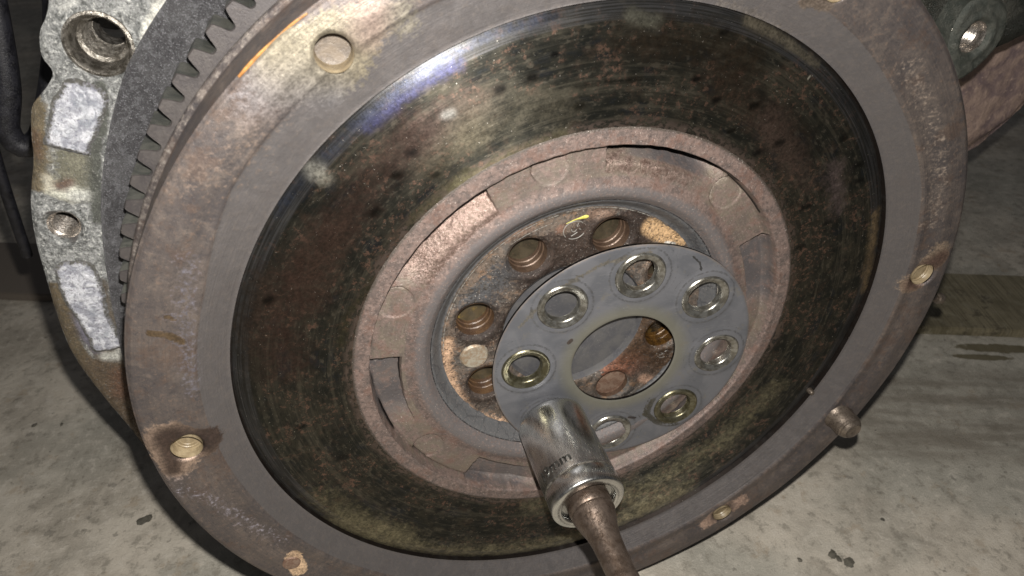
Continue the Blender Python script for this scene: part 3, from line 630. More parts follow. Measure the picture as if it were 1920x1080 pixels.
# pressed cover: lip, plates with spring windows and dimples, bead, skirt
BOSS = (47., 101.8, 155.5, 213.5, 268., 322.)
WIN = [(118., 152.), (174., 203.), (232.5, 259.), (87., 48.), (26.5, -4.), (330., 302.)]
def cover_h(x, y, r, th):
    d = np.degrees(th) % 360
    jag = .16 * vn(x, y, .45, 3.) + .07 * vn(x, y, 1.1, 7.)
    re = r + .10 * vn(x, y, .3, 3.)
    z = np.full_like(r, -15.2); lw = sst(np.cos(th + R(40)), -.2, .5) * 2.2
    z = z + (4.5 + .07 * vn(x, y, .6, 21.) - .5 * sst(r, 79.0, 80.6) ** 2) * sst((re - 74.1 + lw * .7) / (.55 + lw), 0, 1)
    lip = sst(re, 74.75, 74.25)
    z = z - .3 * lip * sst(re, 72.8, 74.2)
    # bead between plates and skirt
    z = z + 1.1 * np.exp(-((r - 58.4) / 3.0) ** 2) * (r < 74)
    z = np.where((re < 54.2), -17.0 - 4.6 * sst(r, 54.0, 49.3), z - 1.2 * sst(r, 56.5, 54.2) * (r > 54.2))
    z = z - 2.2 * np.exp(-((re - 74.05) / .24) ** 2) * sst(vn(x, y, .07, 31.), -.25, .1) * (1 - lw / 2.2)
    for a in BOSS:
        bx, by = 69.3 * math.cos(R(a)), 69.3 * math.sin(R(a)); dd = np.hypot(x - bx, y - by) + jag * .6
        m = sst(dd, 5.9, 5.4) * (re < 74.3); z = z - 1.25 * m * (.55 + .45 * np.clip(((x - bx) * -.6 + (y - by) * .8) / 5.5, -1, 1)) - .1 * m - 1.3 * np.exp(-((dd - 5.55) / .26) ** 2) * sst(((x - bx) * -.6 + (y - by) * .8) / 5.5, .15, .6) * (re < 74.)
    zone = np.zeros((len(r), 4)); zone[:, 3] = 1
    for i, (a, b) in enumerate(WIN):
        s_ = 1 if b > a else -1; u = ((d - a) * s_) % 360; u = np.where(u > 180, u - 360, u); L = abs(b - a)
        uj = u + jag * 1.2
        along = sst(uj, -.15, .35) * (1 - sst(uj, L * (.72 if i == 0 else .55), L))
        inner = 64.2 + (1.6 * u / L if i not in (0, 3) else 0)
        if i in (0, 3):      # bulging spring housings, falling away towards the lip
            k = sst(re, 63.5, 74.2) * (re < 74.4); m = along * k
            z = z - (4.4 * along * sst(re, 63.2, 72.5) if i == 0 else 9.0 * along * sst(re, 66.0, 73.6)) * (re < 74.4)
            if i == 0: zone[:, 0] = np.maximum(zone[:, 0], along * sst(re, 60.5, 63.0) * (re < 74.4))
            else:
                g = along * sst(r, 67.6, 69.0) * (re < 74.4) * sst(u, 2, 12)
                zone[:, 0] = np.maximum(zone[:, 0], .62 * along * sst(re, 62.0, 65.0) * (re < 74.4) * (1 - g)); zone[:, 1] = np.maximum(zone[:, 1], g)
        else:
            m = along * sst(re, inner, inner + .35) * (re < 74.35); z = z - 2.8 * m - 5.5 * sst(uj, -.1, .2) * (1 - sst(uj, 1.1, 1.6)) * sst(re, inner, inner + .35) * (re < 74.2)
            z = z - 2.6 * np.exp(-((re - inner) / .24) ** 2) * along * (1 - sst(u, L * .3, L * .6))
            zone[:, 1] = np.maximum(zone[:, 1], m)
    # painted shadow lines: under the lip, at the cut ends of the windows, round the dimples
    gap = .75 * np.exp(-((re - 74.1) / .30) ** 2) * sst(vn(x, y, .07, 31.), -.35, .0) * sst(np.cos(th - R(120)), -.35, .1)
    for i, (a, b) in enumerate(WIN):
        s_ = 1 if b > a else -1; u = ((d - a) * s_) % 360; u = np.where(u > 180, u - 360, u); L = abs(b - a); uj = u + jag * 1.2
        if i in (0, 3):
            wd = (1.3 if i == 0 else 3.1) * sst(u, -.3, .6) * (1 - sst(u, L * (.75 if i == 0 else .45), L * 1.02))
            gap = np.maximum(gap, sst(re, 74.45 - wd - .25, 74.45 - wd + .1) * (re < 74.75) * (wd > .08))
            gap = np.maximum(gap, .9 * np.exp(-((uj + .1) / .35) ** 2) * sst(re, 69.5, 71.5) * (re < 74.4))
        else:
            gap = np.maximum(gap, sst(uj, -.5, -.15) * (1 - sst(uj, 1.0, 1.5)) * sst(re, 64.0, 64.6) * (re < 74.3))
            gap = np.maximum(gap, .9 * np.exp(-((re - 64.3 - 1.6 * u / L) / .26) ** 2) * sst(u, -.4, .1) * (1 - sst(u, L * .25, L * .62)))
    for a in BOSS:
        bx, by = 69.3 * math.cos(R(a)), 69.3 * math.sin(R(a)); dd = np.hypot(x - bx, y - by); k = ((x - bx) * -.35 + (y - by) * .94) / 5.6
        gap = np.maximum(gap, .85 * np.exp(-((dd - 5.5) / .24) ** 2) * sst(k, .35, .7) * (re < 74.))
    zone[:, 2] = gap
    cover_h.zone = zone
    return z + .05 * vn(x, y, .9, 11.)
me, X, Y, T = polar_grid(np.concatenate([np.arange(49.0, 54.0, .5), np.arange(54.0, 62., .55), np.arange(62., 77., .28), np.arange(77., 80.9, .6)]), 1300, cover_h)
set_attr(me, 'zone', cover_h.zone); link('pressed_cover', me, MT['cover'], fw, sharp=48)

# hub flange with its eight bolt holes, bore and crank end
HB = [(a, 38.2 * math.cos(R(a)), 38.2 * math.sin(R(a))) for a in (118.2, 163.4, 208.6, 253., 298., 343., 28., 73.)]
def hub_h(x, y):
    r = np.hypot(x, y); z = np.full(len(x), -22.0) + .25 * vn(x, y, .35, 5.) + .12 * vn(x, y, 1.3, 9.)
    z += .5 * sst(r, 47.9, 48.9)
    for a, cx, cy in HB:
        d = np.hypot(x - cx, y - cy); z = z + .5 * sst(d, 11.0, 9.2) * sst(d, 7.0, 8.2) - .9 * sst(d, 8.2, 6.7)
    return z - .8 * sst(r, 28.2, 27.0)
nt = 420; rl = np.arange(27.6, 49.0, .62); th = np.arange(nt) * 2 * np.pi / nt
pts = np.concatenate([np.stack([(r + .1 * np.sin(9 * th)) * np.cos(th), (r + .1 * np.sin(9 * th)) * np.sin(th)], 1) for r in rl])
keep = np.ones(len(pts), bool)
for a, cx, cy in HB: keep &= np.hypot(pts[:, 0] - cx, pts[:, 1] - cy) > 9.3
loops = [circle(0, 0, 49.3, nt), circle(0, 0, 27.1, 200)] + [circle(cx, cy, 6.7, 60) for a, cx, cy in HB]
extra = np.concatenate([circle(cx, cy, q, 60) for a, cx, cy in HB for q in (7.2, 7.7, 8.2, 8.8)])
V, F, co = cdt_plate(np.concatenate([pts[keep], extra]), loops, [(0, 0, 27.12)] + [(cx, cy, 6.68) for a, cx, cy in HB], hub_h)
me = mk(V, F); set_attr(me, 'paint', strokes(co[:, 0], co[:, 1], STROKES['hub'])); hub = link('hub_flange', me, MT['hub'], fw, sharp=50)
link('hub_bore', lathe([(27.2, -22.4), (26.8, -23.4), (26.6, -26.0)], n=160), MT['crank'], fw)
link('crank_end', lathe([(26.9, -25.2), (24, -25.0), (12, -25.4), (6, -25.9), (.01, -26.0)], n=120), MT['crank'], fw)
for a, cx, cy in HB:
    m = MT['amberbore'] if a == 343. else MT['yellowbore'] if a in (163.4, 208.6) else MT['brownbore']
    filled = a == 298.
    o = link('bolt_hole', lathe([(6.7, -22.6), (6.55, -23.4), (6.5, -25.6), (6.15, -25.9), (6.1, -27.8), (5.8, -28.1), (5.75, -30.)], cx, cy, 48), m, fw)
    link('hole_floor', lathe([(6.6, -24.6 if filled else -29.6), (3, -24.4 if filled else -29.9), (.01, -24.1 if filled else -29.7)], cx, cy, 32), MT['rustcap'] if filled else MT['darkhole'] if a == 343. else MT['yellowfloor'] if a in (163.4, 208.6) else MT['olive'], o)
link('dowel', lathe([(5.4, -22.4), (5.0, -21.5), (4.6, -21.15), (2.0, -21.1), (.01, -21.2)], 38. * math.cos(R(187.3)), 38. * math.sin(R(187.3)), 36), MT['dowel'], fw)
def flat(o, y0, k=.3):
    for v in o.data.vertices: v.co.y = y0 * .001 + (v.co.y - y0 * .001) * k
flat(tube('paint_dab', [(-5.6, 21.5, 44.2), (-2.8, 21.5, 45.2), (-.6, 21.5, 45.6), (1.0, 21.5, 45.8), (2.0, 21.5, 45.7)], [.12, .2, .3, .6, .75, .3], MT['yellow'], hub), 21.5)
flat(tube('paint_streak', [(-91.2, .55, 105.9), (-86.9, .55, 109.6), (-81.7, .55, 113.6), (-77.4, .55, 116.4), (-74.8, .55, 117.8)], [.3, .42, .36, .2, .1, .3, .2], MT['orange'], fw, step=1.), .55, .5)
# stamped marks on the hub: a ring with a small circle and strokes inside, and a yellow paint dab
def mark(cx, cy, k, rot, parent):
    V = []; F = []
    def rib(P, w=.16):
        P = np.array(P, float); T = np.gradient(P, axis=0); T /= np.linalg.norm(T, axis=1)[:, None]; Nn = np.stack([-T[:, 1], T[:, 0]], 1)
        c, s_ = math.cos(rot), math.sin(rot); b = len(V)
        for p, q in zip(P, Nn):
            for g, zz in ((-w, -21.75), (-w * .4, -21.62), (w * .4, -21.62), (w, -21.75)):
                a, d = (p + q * g) * k; V.append((cx + a * c - d * s_, -zz, cy + a * s_ + d * c))
        for i in range(len(P) - 1):
            for j in range(3): F.append((b + i * 4 + j, b + i * 4 + j + 1, b + i * 4 + j + 5, b + i * 4 + j + 4))
    t = np.linspace(R(40), R(215), 30); rib(np.stack([4.2 * np.cos(t), 3.6 * np.sin(t)], 1))
    t = np.linspace(R(235), R(325), 16); rib(np.stack([4.2 * np.cos(t), 3.6 * np.sin(t)], 1))
    t = np.linspace(R(150), R(360), 16); rib(np.stack([-.2 + .9 * np.cos(t), .3 + .9 * np.sin(t)], 1))
    rib([(1.6, 2.6), (1.3, 1.9), (1.1, 1.2)]); rib([(-1.4, -2.2), (-.2, -1.7), (1.0, -1.1)]); rib([(1.6, .2), (2.0, .0), (2.4, -.3)])
    link('stamped_mark', mk(V, F), MT['scribe'], parent, smooth=False)
mark(-2.5, 41.2, .92, R(5), fw); mark(38.0, -21.5, .62, R(-30), fw)
def scribe(a0, a1, r, w, seed):
    V = []; F = []; t = np.arange(a0, a1, .5); rn = random.Random(seed)
    for q in t:
        ww = w * (.25 + rn.random()) * (0.15 if rn.random() < .25 else 1)
        for g in (-ww, ww): V.append(((r + g) * math.cos(R(q)), 21.38 + .0 * g, (r + g) * math.sin(R(q))))
    for i in range(len(t) - 1): F.append((2 * i, 2 * i + 1, 2 * i + 3, 2 * i + 2))
    return V, F
V, F = [], []
for a0, a1, r, w_, sd in ((100, 180, 48.6, .14, 1), (60, 98, 48.9, .12, 2), (103, 122, 46.4, .13, 3)):
    v, f = scribe(a0, a1, r, w_, sd); b = len(V); V += v; F += [tuple(i + b for i in q) for q in f]
link('turned_line', mk(V, F), MT['scribe'], hub, smooth=False)

# ring gear
NTH = 114; ri = 142.2; V = []; F = []; prof = []
off = R(123.2)
for k in range(NTH):
    c = off + 2 * np.pi * k / NTH; p = 2 * np.pi / NTH
    for u, r in ((-.50, 142.5), (-.42, 142.6), (-.36, 143.0), (-.325, 143.8), (-.26, 145.3), (-.19, 146.6), (-.15, 146.95), (.15, 146.95), (.19, 146.6), (.26, 145.3), (.325, 143.8), (.36, 143.0), (.42, 142.6)):
        prof.append((r, c + u * p))
n = len(prof)
for z in (-36.0, -36.5, -46.5):
    for r, a in prof:
        rr = r + (-.0 if z != -36.0 else -.35); V.append((rr * math.cos(a), -z, rr * math.sin(a)))
for r, a in prof: V.append((138.5 * math.cos(a), 36.0, 138.5 * math.sin(a)))
mats = []
for i in range(n):
    j = (i + 1) % n
    F.append((3 * n + i, i, j, 3 * n + j)); F.append((i, n + i, n + j, j)); F.append((n + i, 2 * n + i, 2 * n + j, n + j)); mats += [0, 0, 1]
me = mk(V, F); me.materials.append(MT['gear']); me.materials.append(MT['tooth']); me.polygons.foreach_set('material_index', mats)
link('ring_gear', me, None, fw, smooth=False)

# ------------------------------------------------------------------ bolt retaining plate (washer with eight holes)
Wc = Vector((18.16, 15.6, -15.19)) * .001; wu = Vector((.99689, -.078815, 0)); wv = Vector((.0017023, .0215319, .9997667)); wn = wu.cross(wv).normalized()  # points away from the viewer? fixed below
wy = wv.cross(wu).normalized()                                        # local +y, away from the viewer
if wy.y < 0: wy = -wy
wm = Matrix(((wu.x, wy.x, wv.x, Wc.x), (wu.y, wy.y, wv.y, Wc.y), (wu.z, wy.z, wv.z, Wc.z), (0, 0, 0, 1)))
wa = empty('bolt_retaining_plate', 'round grey steel plate with eight rimmed holes, leaning against the flywheel hub behind the socket', 'washer plate', mat=wm)
WH = [(37.8 * math.cos(R(a)), 37.8 * math.sin(R(a))) for a in (176.2, 131.2, 86.2, 41.0, -4.0, -49.2, -94., 221.)]
WS = []
for i, (cx, cy) in enumerate(WH):
    def arc(r, a0, a1, wd, col, al, ox=0, oy=0): WS.append(([[cx + ox + r * math.cos(R(q)), cy + oy + r * math.sin(R(q))] for q in range(a0, a1, 12)], wd, col, al, .6))
    rnd = random.Random(i)
    arc(13.0 + rnd.random(), rnd.randint(-40, 60), rnd.randint(150, 260), .24, (.05, .05, .054), .46, rnd.uniform(-.5, .5), rnd.uniform(-.5, .5))
    arc(13.5 + rnd.random(), rnd.randint(180, 240), rnd.randint(280, 330), .22, (.22, .22, .22), .38)
    arc(11.2, 0, 372, .6, (.085, .085, .09), .5)
WS.append(([[26, -38], [18, -36], [12, -31], [14, -24]], 1.6, (.05, .045, .03), .6, .9))
WS.append(([[-22, 12], [-21, 13]], .8, (.07, .05, .04), .9, .6)); WS.append(([[5, -31], [8, -32]], .5, (.04, .03, .03), 1., .6))
WS.append(([[21, 43], [24, 40], [25, 37]], .35, (.05, .05, .05), .9, .6)); WS.append(([[-40, 22], [-30, 34], [-12, 44], [5, 47]], 1.0, (.14, .125, .10), .6, 1))
def wh(x, y):
    r = np.hypot(x, y); z = .3 * np.sin(np.arctan2(y, x) * 2 + 1) * sst(r, 20, 30) * sst(r, 49, 40)
    for cx, cy in WH: z = z + .25 * sst(np.hypot(x - cx, y - cy), 12.5, 10.)
    return z - .25 * sst(r, 49.4, 50.0) - .25 * sst(r, 20.9, 20.35)
nt = 640; rl = np.concatenate([np.arange(21.0, 49.2, .48), [49.6]]); th = np.arange(nt) * 2 * np.pi / nt
pts = np.concatenate([np.stack([r * np.cos(th[::(2 if r < 32 else 1)]), r * np.sin(th[::(2 if r < 32 else 1)])], 1) for r in rl]); keep = np.ones(len(pts), bool)
for cx, cy in WH: keep &= np.hypot(pts[:, 0] - cx, pts[:, 1] - cy) > 9.2
lo_ = [circle(0, 0, 50.0, nt), circle(0, 0, 20.35, 200)] + [circle(cx, cy, 8.9, 72) for cx, cy in WH]
V, F, co = cdt_plate(pts[keep], lo_, [(0, 0, 20.37)] + [(cx, cy, 8.88) for cx, cy in WH], wh)
me = mk(V, F); set_attr(me, 'paint', strokes(co[:, 0], co[:, 1], WS)); link('plate_body', me, MT['washer'], wa, sharp=50)
link('outer_edge', lathe([(50., -.24), (50.05, -.4), (50.0, -1.3)], n=240), MT['washer'], wa)
link('inner_edge', lathe([(20.35, -.24), (20.3, -.4), (20.35, -1.3)], n=160), MT['washer'], wa)
for i, (cx, cy) in enumerate(WH):
    oily = i in (0, 5)
    o = link('hole_rim', lathe([(9.3, .1), (9.05, .55), (8.6, .85), (8.1, .8), (7.6, .45), (7.0, .3), (6.5, .1), (6.15, -.5), (6.05, -2.2), (5.9, -2.4)], cx, cy, 64), MT['rim_oily'] if oily else MT['rim'], wa)
    if oily: o['label'] = 'olive brown oily rim'

# ------------------------------------------------------------------ socket and extension bar
A0 = Vector((-10.2, 15.0, -38.9)); ax = Vector((.01806, -.999394, -.02976)).normalized()
sx = Vector((0, 0, 1)).cross(ax).normalized(); sz = ax.cross(sx)
def axis_mat(o): return Matrix(((sx.x, -ax.x, sz.x, o.x * .001), (sx.y, -ax.y, sz.y, o.y * .001), (sx.z, -ax.z, sz.z, o.z * .001), (0, 0, 0, 1)))
so = empty('hex_socket', 'shiny chrome 19 mm hex socket pushed onto a hole of the round plate', 'socket', mat=axis_mat(A0))
link('socket_body', lathe([(8.8, 0.3), (12.2, .25), (12.9, .7), (13.25, 1.6), (13.3, 3), (13.3, 30.6), (13.15, 31.1)], n=128), MT['chrome'], so, sharp=60)
link('groove', lathe([(13.15, 31.0), (12.75, 31.25), (12.75, 31.75), (13.25, 32.0)], n=128), MT['bore'], so)
link('drive_collar', lathe([(13.1, 31.9), (13.3, 32.2), (13.3, 38.0), (13.0, 38.6), (12.6, 38.8), (10.4, 39.0), (10.0, 38.7), (9.6, 37.2), (9.4, 36.2), (6.9, 36.0)], n=128), MT['chrome'], so, sharp=60)
# raised lettering wrapped round the barrel
def wrap_text(body, size, t0, phi0, name, sx_=1.0):
    cu = bpy.data.curves.new('t', 'FONT'); cu.body = body; cu.size = size; cu.extrude = .25; cu.bevel_depth = .08; cu.bevel_resolution = 1; cu.offset = .02; cu.resolution_u = 5
    ob = bpy.data.objects.new('t', cu); COL.objects.link(ob); dg = bpy.context.evaluated_depsgraph_get(); dg.update()
    me = bpy.data.meshes.new_from_object(ob.evaluated_get(dg)); bpy.data.objects.remove(ob); me.materials.clear()
    bm = bmesh.new(); bm.from_mesh(me)
    bmesh.ops.subdivide_edges(bm, edges=[e for e in bm.edges if e.calc_length() > .5], cuts=2)
    for v in bm.verts:
        x, y, z = v.co; ph = phi0 - x * sx_ / 13.3; r = 13.3 + z - .02; t = t0 - y
        v.co = Vector((r * math.cos(ph), -t, r * math.sin(ph))) * .001
    bm.to_mesh(me); bm.free(); return link(name, me, MT['letter'], so, sharp=50)
wrap_text('19mm', 5.3, 28.9, R(168), 'raised_lettering', 1.12)

eb = empty('extension_bar', 'brownish steel extension bar plugged into the chrome socket, running towards the viewer', 'extension bar', mat=axis_mat(A0 + ax * 36))
def barw(a): return .25 * np.cos(4 * a)
link('drive_end', lathe([(6.3, -1.), (7.7, 0.2), (7.9, 3.6), (7.7, 5.0), (7.3, 5.8)], n=64), MT['bar'], eb)
link('shaft', lathe([(7.2, 5.6), (7.6, 6.4), (7.6, 7.4), (7.1, 9.2), (6.5, 11.4), (5.6, 14.2), (5.1, 17.5), (4.85, 22), (4.7, 29), (4.6, 30.5), (4.9, 31.1), (4.95, 33), (4.7, 40), (4.7, 84), (6.6, 85), (6.6, 96), (5.6, 97), (.01, 97)], n=64), MT['bar'], eb, sharp=60)

# ------------------------------------------------------------------ engine block behind the flywheel
en = empty('engine_block', 'weathered aluminium engine block with bright machined pads and open bolt holes behind the flywheel rim', 'engine', mat=Matrix.Translation((0, .05, 0)))
def local(me, dy=-.05):
    me.transform(Matrix.Translation((0, dy, 0))); return me
OUT = [(-100, 170), (-124, 140), (-133, 123), (-138.2, 111.4), (-142.0, 106.0), (-143.6, 100.2), (-142.6, 95.9), (-145.6, 92.), (-150.6, 87.4), (-153.6, 80.), (-155.9, 72.4), (-161.2, 60.), (-164.2, 49), (-166.0, 38.4), (-168.8, 18.2), (-169.6, 2.3), (-167.2, -15.8), (-163.8, -33.2), (-160.2, -52.2), (-150, -84), (-128, -112), (-118, -100), (-132, -60), (-140, -20), (-141, 20), (-136, 50), (-122, 80), (-106, 100), (-84, 124), (-76, 170)]
OL = smooth_loop(OUT, 1.0)
ESH = [(-128.9, 102.6, 6.9), (-155.7, 51.0, 4.5)]
PAD1 = [(-138.6, 94.6), (-133.0, 92.0), (-130.9, 89.2), (-132.2, 85.6), (-136.0, 80.0), (-140.0, 74.6), (-141.5, 72.8), (-146.2, 74.6), (-151.2, 77.2), (-150.0, 79.6), (-147.6, 84.0), (-145.0, 88.8), (-141.6, 92.4)]
PAD2 = [(-162.0, 38.6), (-158.5, 39.9), (-152.8, 38.4), (-151.4, 33.5), (-151.9, 27), (-153.4, 18), (-153.2, 10), (-152.0, 5.0), (-156.5, 3.4), (-162.6, 3.6), (-162.8, 9), (-163.2, 18), (-164.2, 26), (-163.6, 33)]
def dist_loop(x, y, L):
    d = np.full(len(x), 1e9)
    for a, b in zip(L, np.roll(L, -1, 0)):
        dx, dy = b - a; t = np.clip(((x - a[0]) * dx + (y - a[1]) * dy) / (dx * dx + dy * dy + 1e-9), 0, 1)
        d = np.minimum(d, np.hypot(x - a[0] - t * dx, y - a[1] - t * dy))
    return d
ES = [  # rust, lime and oil on the casting (positions in the block's own face)
    ([[-150, 88], [-154, 76], [-158, 66]], 3.2, (.16, .12, .06), .95, .8), ([[-152.5, 80], [-154, 74]], 1.6, (.12, .06, .02), .9, .8),
    ([[-164.5, 30], [-167.5, 15], [-168, 2], [-166, -14], [-162, -32]], 3.0, (.12, .085, .04), 1.0, .7),
    ([[-160, -4], [-160, -18], [-158, -34], [-154, -55]], 7.0, (.11, .07, .035), 1.0, .7), ([[-158, -8], [-160, -16]], 3.0, (.14, .06, .025), .9, .8),
    ([[-152, 30], [-154, 14], [-157, 0]], 2.6, (.13, .10, .07), .7, .9), ([[-160, 1], [-157, 0], [-155, 2]], 1.8, (.62, .62, .56), .85, .7),
    ([[-162.6, 20], [-163.5, 10], [-162, 4]], 1.2, (.16, .15, .2), .8, .8),
    ([[-146, 72], [-148, 67], [-150, 63]], 4.6, (.20, .19, .13), .8, .8), ([[-148.5, 62.5], [-151.5, 61.5], [-154, 62.8]], 1.5, (.68, .68, .56), 1.0, .6),
    ([[-146.5, 60.2], [-149, 60.5]], 1.8, (.6, .6, .55), .9, .7), ([[-154, 67], [-154.6, 64]], 1.1, (.6, .55, .42), .9, .7), ([[-149, 65], [-152, 64]], 1.3, (.14, .05, .03), .7, .8),
    ([[-117, 104], [-112, 110], [-108, 116]], 2.2, (.66, .65, .58), .75, .8), ([[-124, 94], [-121, 99]], 1.8, (.62, .62, .52), .7, .8), ([[-134, 113], [-128, 116]], 3, (.5, .5, .47), .6, 1),
    ([[-114, 116], [-110, 121]], 3.0, (.06, .055, .05), .9, .8), ([[-132, 92], [-134, 84], [-140, 72], [-146, 52]], 1.8, (.10, .105, .09), .8, .9),
    ([[-157, 56], [-158, 51], [-155, 46], [-152, 50], [-153, 54]], 1.5, (.09, .08, .075), .7, .8)]
def en_h(x, y):
    d = dist_loop(x, y, OL); z = -1.6 * (1 - sst(d, 0, 1.8)) ** 1.6 + .35 * vn(x, y, .22, 2.) + .25 * vn(x, y, .8, 4.)
    z += .25 * vn(x, y, 2.2, 6.) * sst(-y, -10, 20)
    for cx, cy, r in ESH:
        q = np.hypot(x - cx, y - cy); z = z + .5 * sst(q, r + 2.4, r + 1.5) - (1.6 if r > 6 else 2.2) * sst(q, r + (1.4 if r > 6 else 1.8), r - .1)
    q = np.hypot(x + 147.2, y - 68.5); z = z - .5 * np.exp(-((q - 4.7) / .35) ** 2) * (y > 66)
    return z - 50.
g = 1.15; gx, gy = np.meshgrid(np.arange(-172, -74, g), np.arange(-114, 172, g)); rs = np.random.RandomState(3)
pts = np.stack([gx.ravel(), gy.ravel()], 1) + rs.uniform(-.25, .25, (gx.size, 2))
fin_ = np.hypot(pts[:, 0], pts[:, 1]) > 139; pts = pts[fin_]
inn = in_poly(OL); keep = inn(pts) & (dist_loop(pts[:, 0], pts[:, 1], OL) > .8)
for cx, cy, r in ESH: keep &= np.hypot(pts[:, 0] - cx, pts[:, 1] - cy) > r + 2.3
extra = np.concatenate([circle(cx, cy, r + q, 48) for cx, cy, r in ESH for q in (.5, .95, 1.4, 1.8, 2.3)])
V, F, co = cdt_plate(np.concatenate([pts[keep], extra]), [OL] + [circle(cx, cy, r, 48) for cx, cy, r in ESH], [(cx, cy, r - .03) for cx, cy, r in ESH], en_h, inside=inn)
nl = len(V); V = list(map(tuple, V))
for a, b in OL: V.append((a, 51.5, b))
for a, b in OL: V.append((a, 92., b))
m_ = len(OL); F = F + [(nl + i, nl + (i + 1) % m_, nl + m_ + (i + 1) % m_, nl + m_ + i) for i in range(m_)]
me = mk(V, F); at = strokes(co[:, 0], co[:, 1], ES); set_attr(me, 'paint', np.concatenate([at, np.tile([.1, .08, .06, 0.], (2 * m_, 1))])); link('casting_face', local(me), MT['alu'], en, sharp=50)
def pad(P, name, z, mat, lab=None):
    L = smooth_loop(P, .7); rs = np.random.RandomState(5); L = L + rs.uniform(-.14, .14, L.shape) + .45 * np.stack([vn(L[:, 0], L[:, 1], .5, 3.), vn(L[:, 0], L[:, 1], .5, 9.)], 1)
    x0, y0 = L.min(0); x1, y1 = L.max(0); gx, gy = np.meshgrid(np.arange(x0, x1, .7), np.arange(y0, y1, .7)); p = np.stack([gx.ravel(), gy.ravel()], 1); inn = in_poly(L)
    p = p[inn(p) & (dist_loop(p[:, 0], p[:, 1], L) > .5)]
    V, F, co = cdt_plate(p, [L], [], lambda x, y: z - .7 * (1 - sst(dist_loop(x, y, L), 0, 1.0)) + .25 * vn(x, y, .5, 3.) + .12 * vn(x, y, 1.8, 8.), inside=inn)
    me = mk(V, F); e = dist_loop(co[:, 0], co[:, 1], L); set_attr(me, 'paint', np.stack([.14 + 0 * e, .135 + 0 * e, .12 + 0 * e, .62 * (1 - sst(e, .3, 3.0))], 1))
    return link(name, local(me), mat, en, sharp=60)
pad(PAD1, 'machined_pad', -49.15, MT['pad']); pad(PAD2, 'machined_pad', -49.15, MT['pad'])
cx, cy, r = ESH[0]
link('bushing', local(lathe([(8.7, -50.2), (8.4, -49.2), (7.7, -48.9), (7.15, -49.4), (6.9, -50.8), (6.5, -53.), (6.3, -55.4), (5.2, -56.2)] + [(5.3 - .05 * k + (.5 if k % 2 else 0), -57. - .7 * k) for k in range(14)] + [(4.4, -66), (4.0, -72)], cx, cy, 72)), MT['bore'], en)
cx, cy, r = ESH[1]
link('threaded_hole', local(lathe([(4.6, -51.9), (4.2, -52.6)] + thread_prof(3.75, -52.9, -64, 1.0, .42) + [(.01, -64.5)], cx, cy, 48)), MT['thread'], en)
# granular end plate between casting and ring gear
def pe(th):
    d = np.degrees(th) % 360; return 140 * np.interp(d, [100, 125, 134.4, 142, 150.4, 158.1, 162.2, 168.1, 174.4, 180, 186, 192, 200], [1.12, 1.12, 1.122, 1.122, 1.109, 1.100, 1.094, 1.089, 1.092, 1.105, 1.125, 1.13, 1.13])
tt = np.radians(np.arange(96, 204, .3)); L = np.concatenate([np.stack([pe(tt) * np.cos(tt), pe(tt) * np.sin(tt)], 1), np.stack([136 * np.cos(tt[::-1]), 136 * np.sin(tt[::-1])], 1)])
gg = [np.stack([(pe(tt) * (1 - u) + 136 * u) * np.cos(tt), (pe(tt) * (1 - u) + 136 * u) * np.sin(tt)], 1)[1:-1] for u in np.linspace(0.03, .95, 20)]
def gp(x, y):
    r = np.hypot(x, y); e = pe(np.arctan2(y, x)) - r
    q = sst(np.abs(x + 129.5), 3.2, 2.9) * sst(np.abs(y - 66), 8.2, 7.8)
    return -47.6 - .6 * (1 - sst(e, 0, .7)) + .08 * vn(x, y, 1.2, 2.) - 1.0 * sst(r, 151., 150.4) * sst(np.degrees(np.arctan2(y, x)) % 360, 146.8, 147.2)
V, F, co = cdt_plate(np.concatenate(gg), [L], [], gp, inside=in_poly(L)); nl = len(V); V = list(map(tuple, V)); m_ = len(tt)
for a, b in L[:m_]: V.append((a, 48.2, b))
for a, b in L[:m_]: V.append((a, 52., b))
F = F + [(nl + i, nl + i + 1, nl + m_ + i + 1, nl + m_ + i) for i in range(m_ - 1)]
link('end_plate', local(mk(V, F)), MT['gran'], en, sharp=50)
# right-hand lug with its threaded hole, and the dark casting it stands on
LUG = smooth_loop([(160.7, 74.0), (164.5, 68.6), (169.9, 65.9), (176.3, 70.0), (181.2, 76.2), (182.9, 83.4), (179.4, 91.9), (170.3, 96.8), (160.7, 95.5), (157.2, 88.1), (157.6, 80)], 1.0)
LC = (168.6, 82.2)
def lug_h(x, y):
    d = dist_loop(x, y, LUG); q = np.hypot(x - LC[0], y - LC[1])
    return -50 - 1.2 * (1 - sst(d, 0, 1.4)) + .2 * vn(x, y, .5, 1.) + .15 * vn(x, y, 1.5, 5.) + .5 * sst(q, 9.6, 8.6) * sst(q, 6.6, 7.6) - 1.2 * sst(q, 7., 5.9)
gx, gy = np.meshgrid(np.arange(155, 184, .8), np.arange(64, 98, .8)); p = np.stack([gx.ravel(), gy.ravel()], 1); inn = in_poly(LUG)
p = p[inn(p) & (dist_loop(p[:, 0], p[:, 1], LUG) > .5) & (np.hypot(p[:, 0] - LC[0], p[:, 1] - LC[1]) > 7.5)]
V, F, co = cdt_plate(np.concatenate([p] + [circle(LC[0], LC[1], q, 44) for q in (6.3, 6.8, 7.2)]), [LUG, circle(LC[0], LC[1], 5.9, 44)], [(LC[0], LC[1], 5.87)], lug_h, inside=inn)
nl = len(V); V = list(map(tuple, V)); m_ = len(LUG)
for yy in (51.2, 70.):
    for a, b in LUG: V.append((a, yy, b))
F = F + [(nl + i, nl + (i + 1) % m_, nl + m_ + (i + 1) % m_, nl + m_ + i) for i in range(m_)]
lug = link('mounting_lug', local(mk(V, F)), MT['lug'], en, sharp=50)
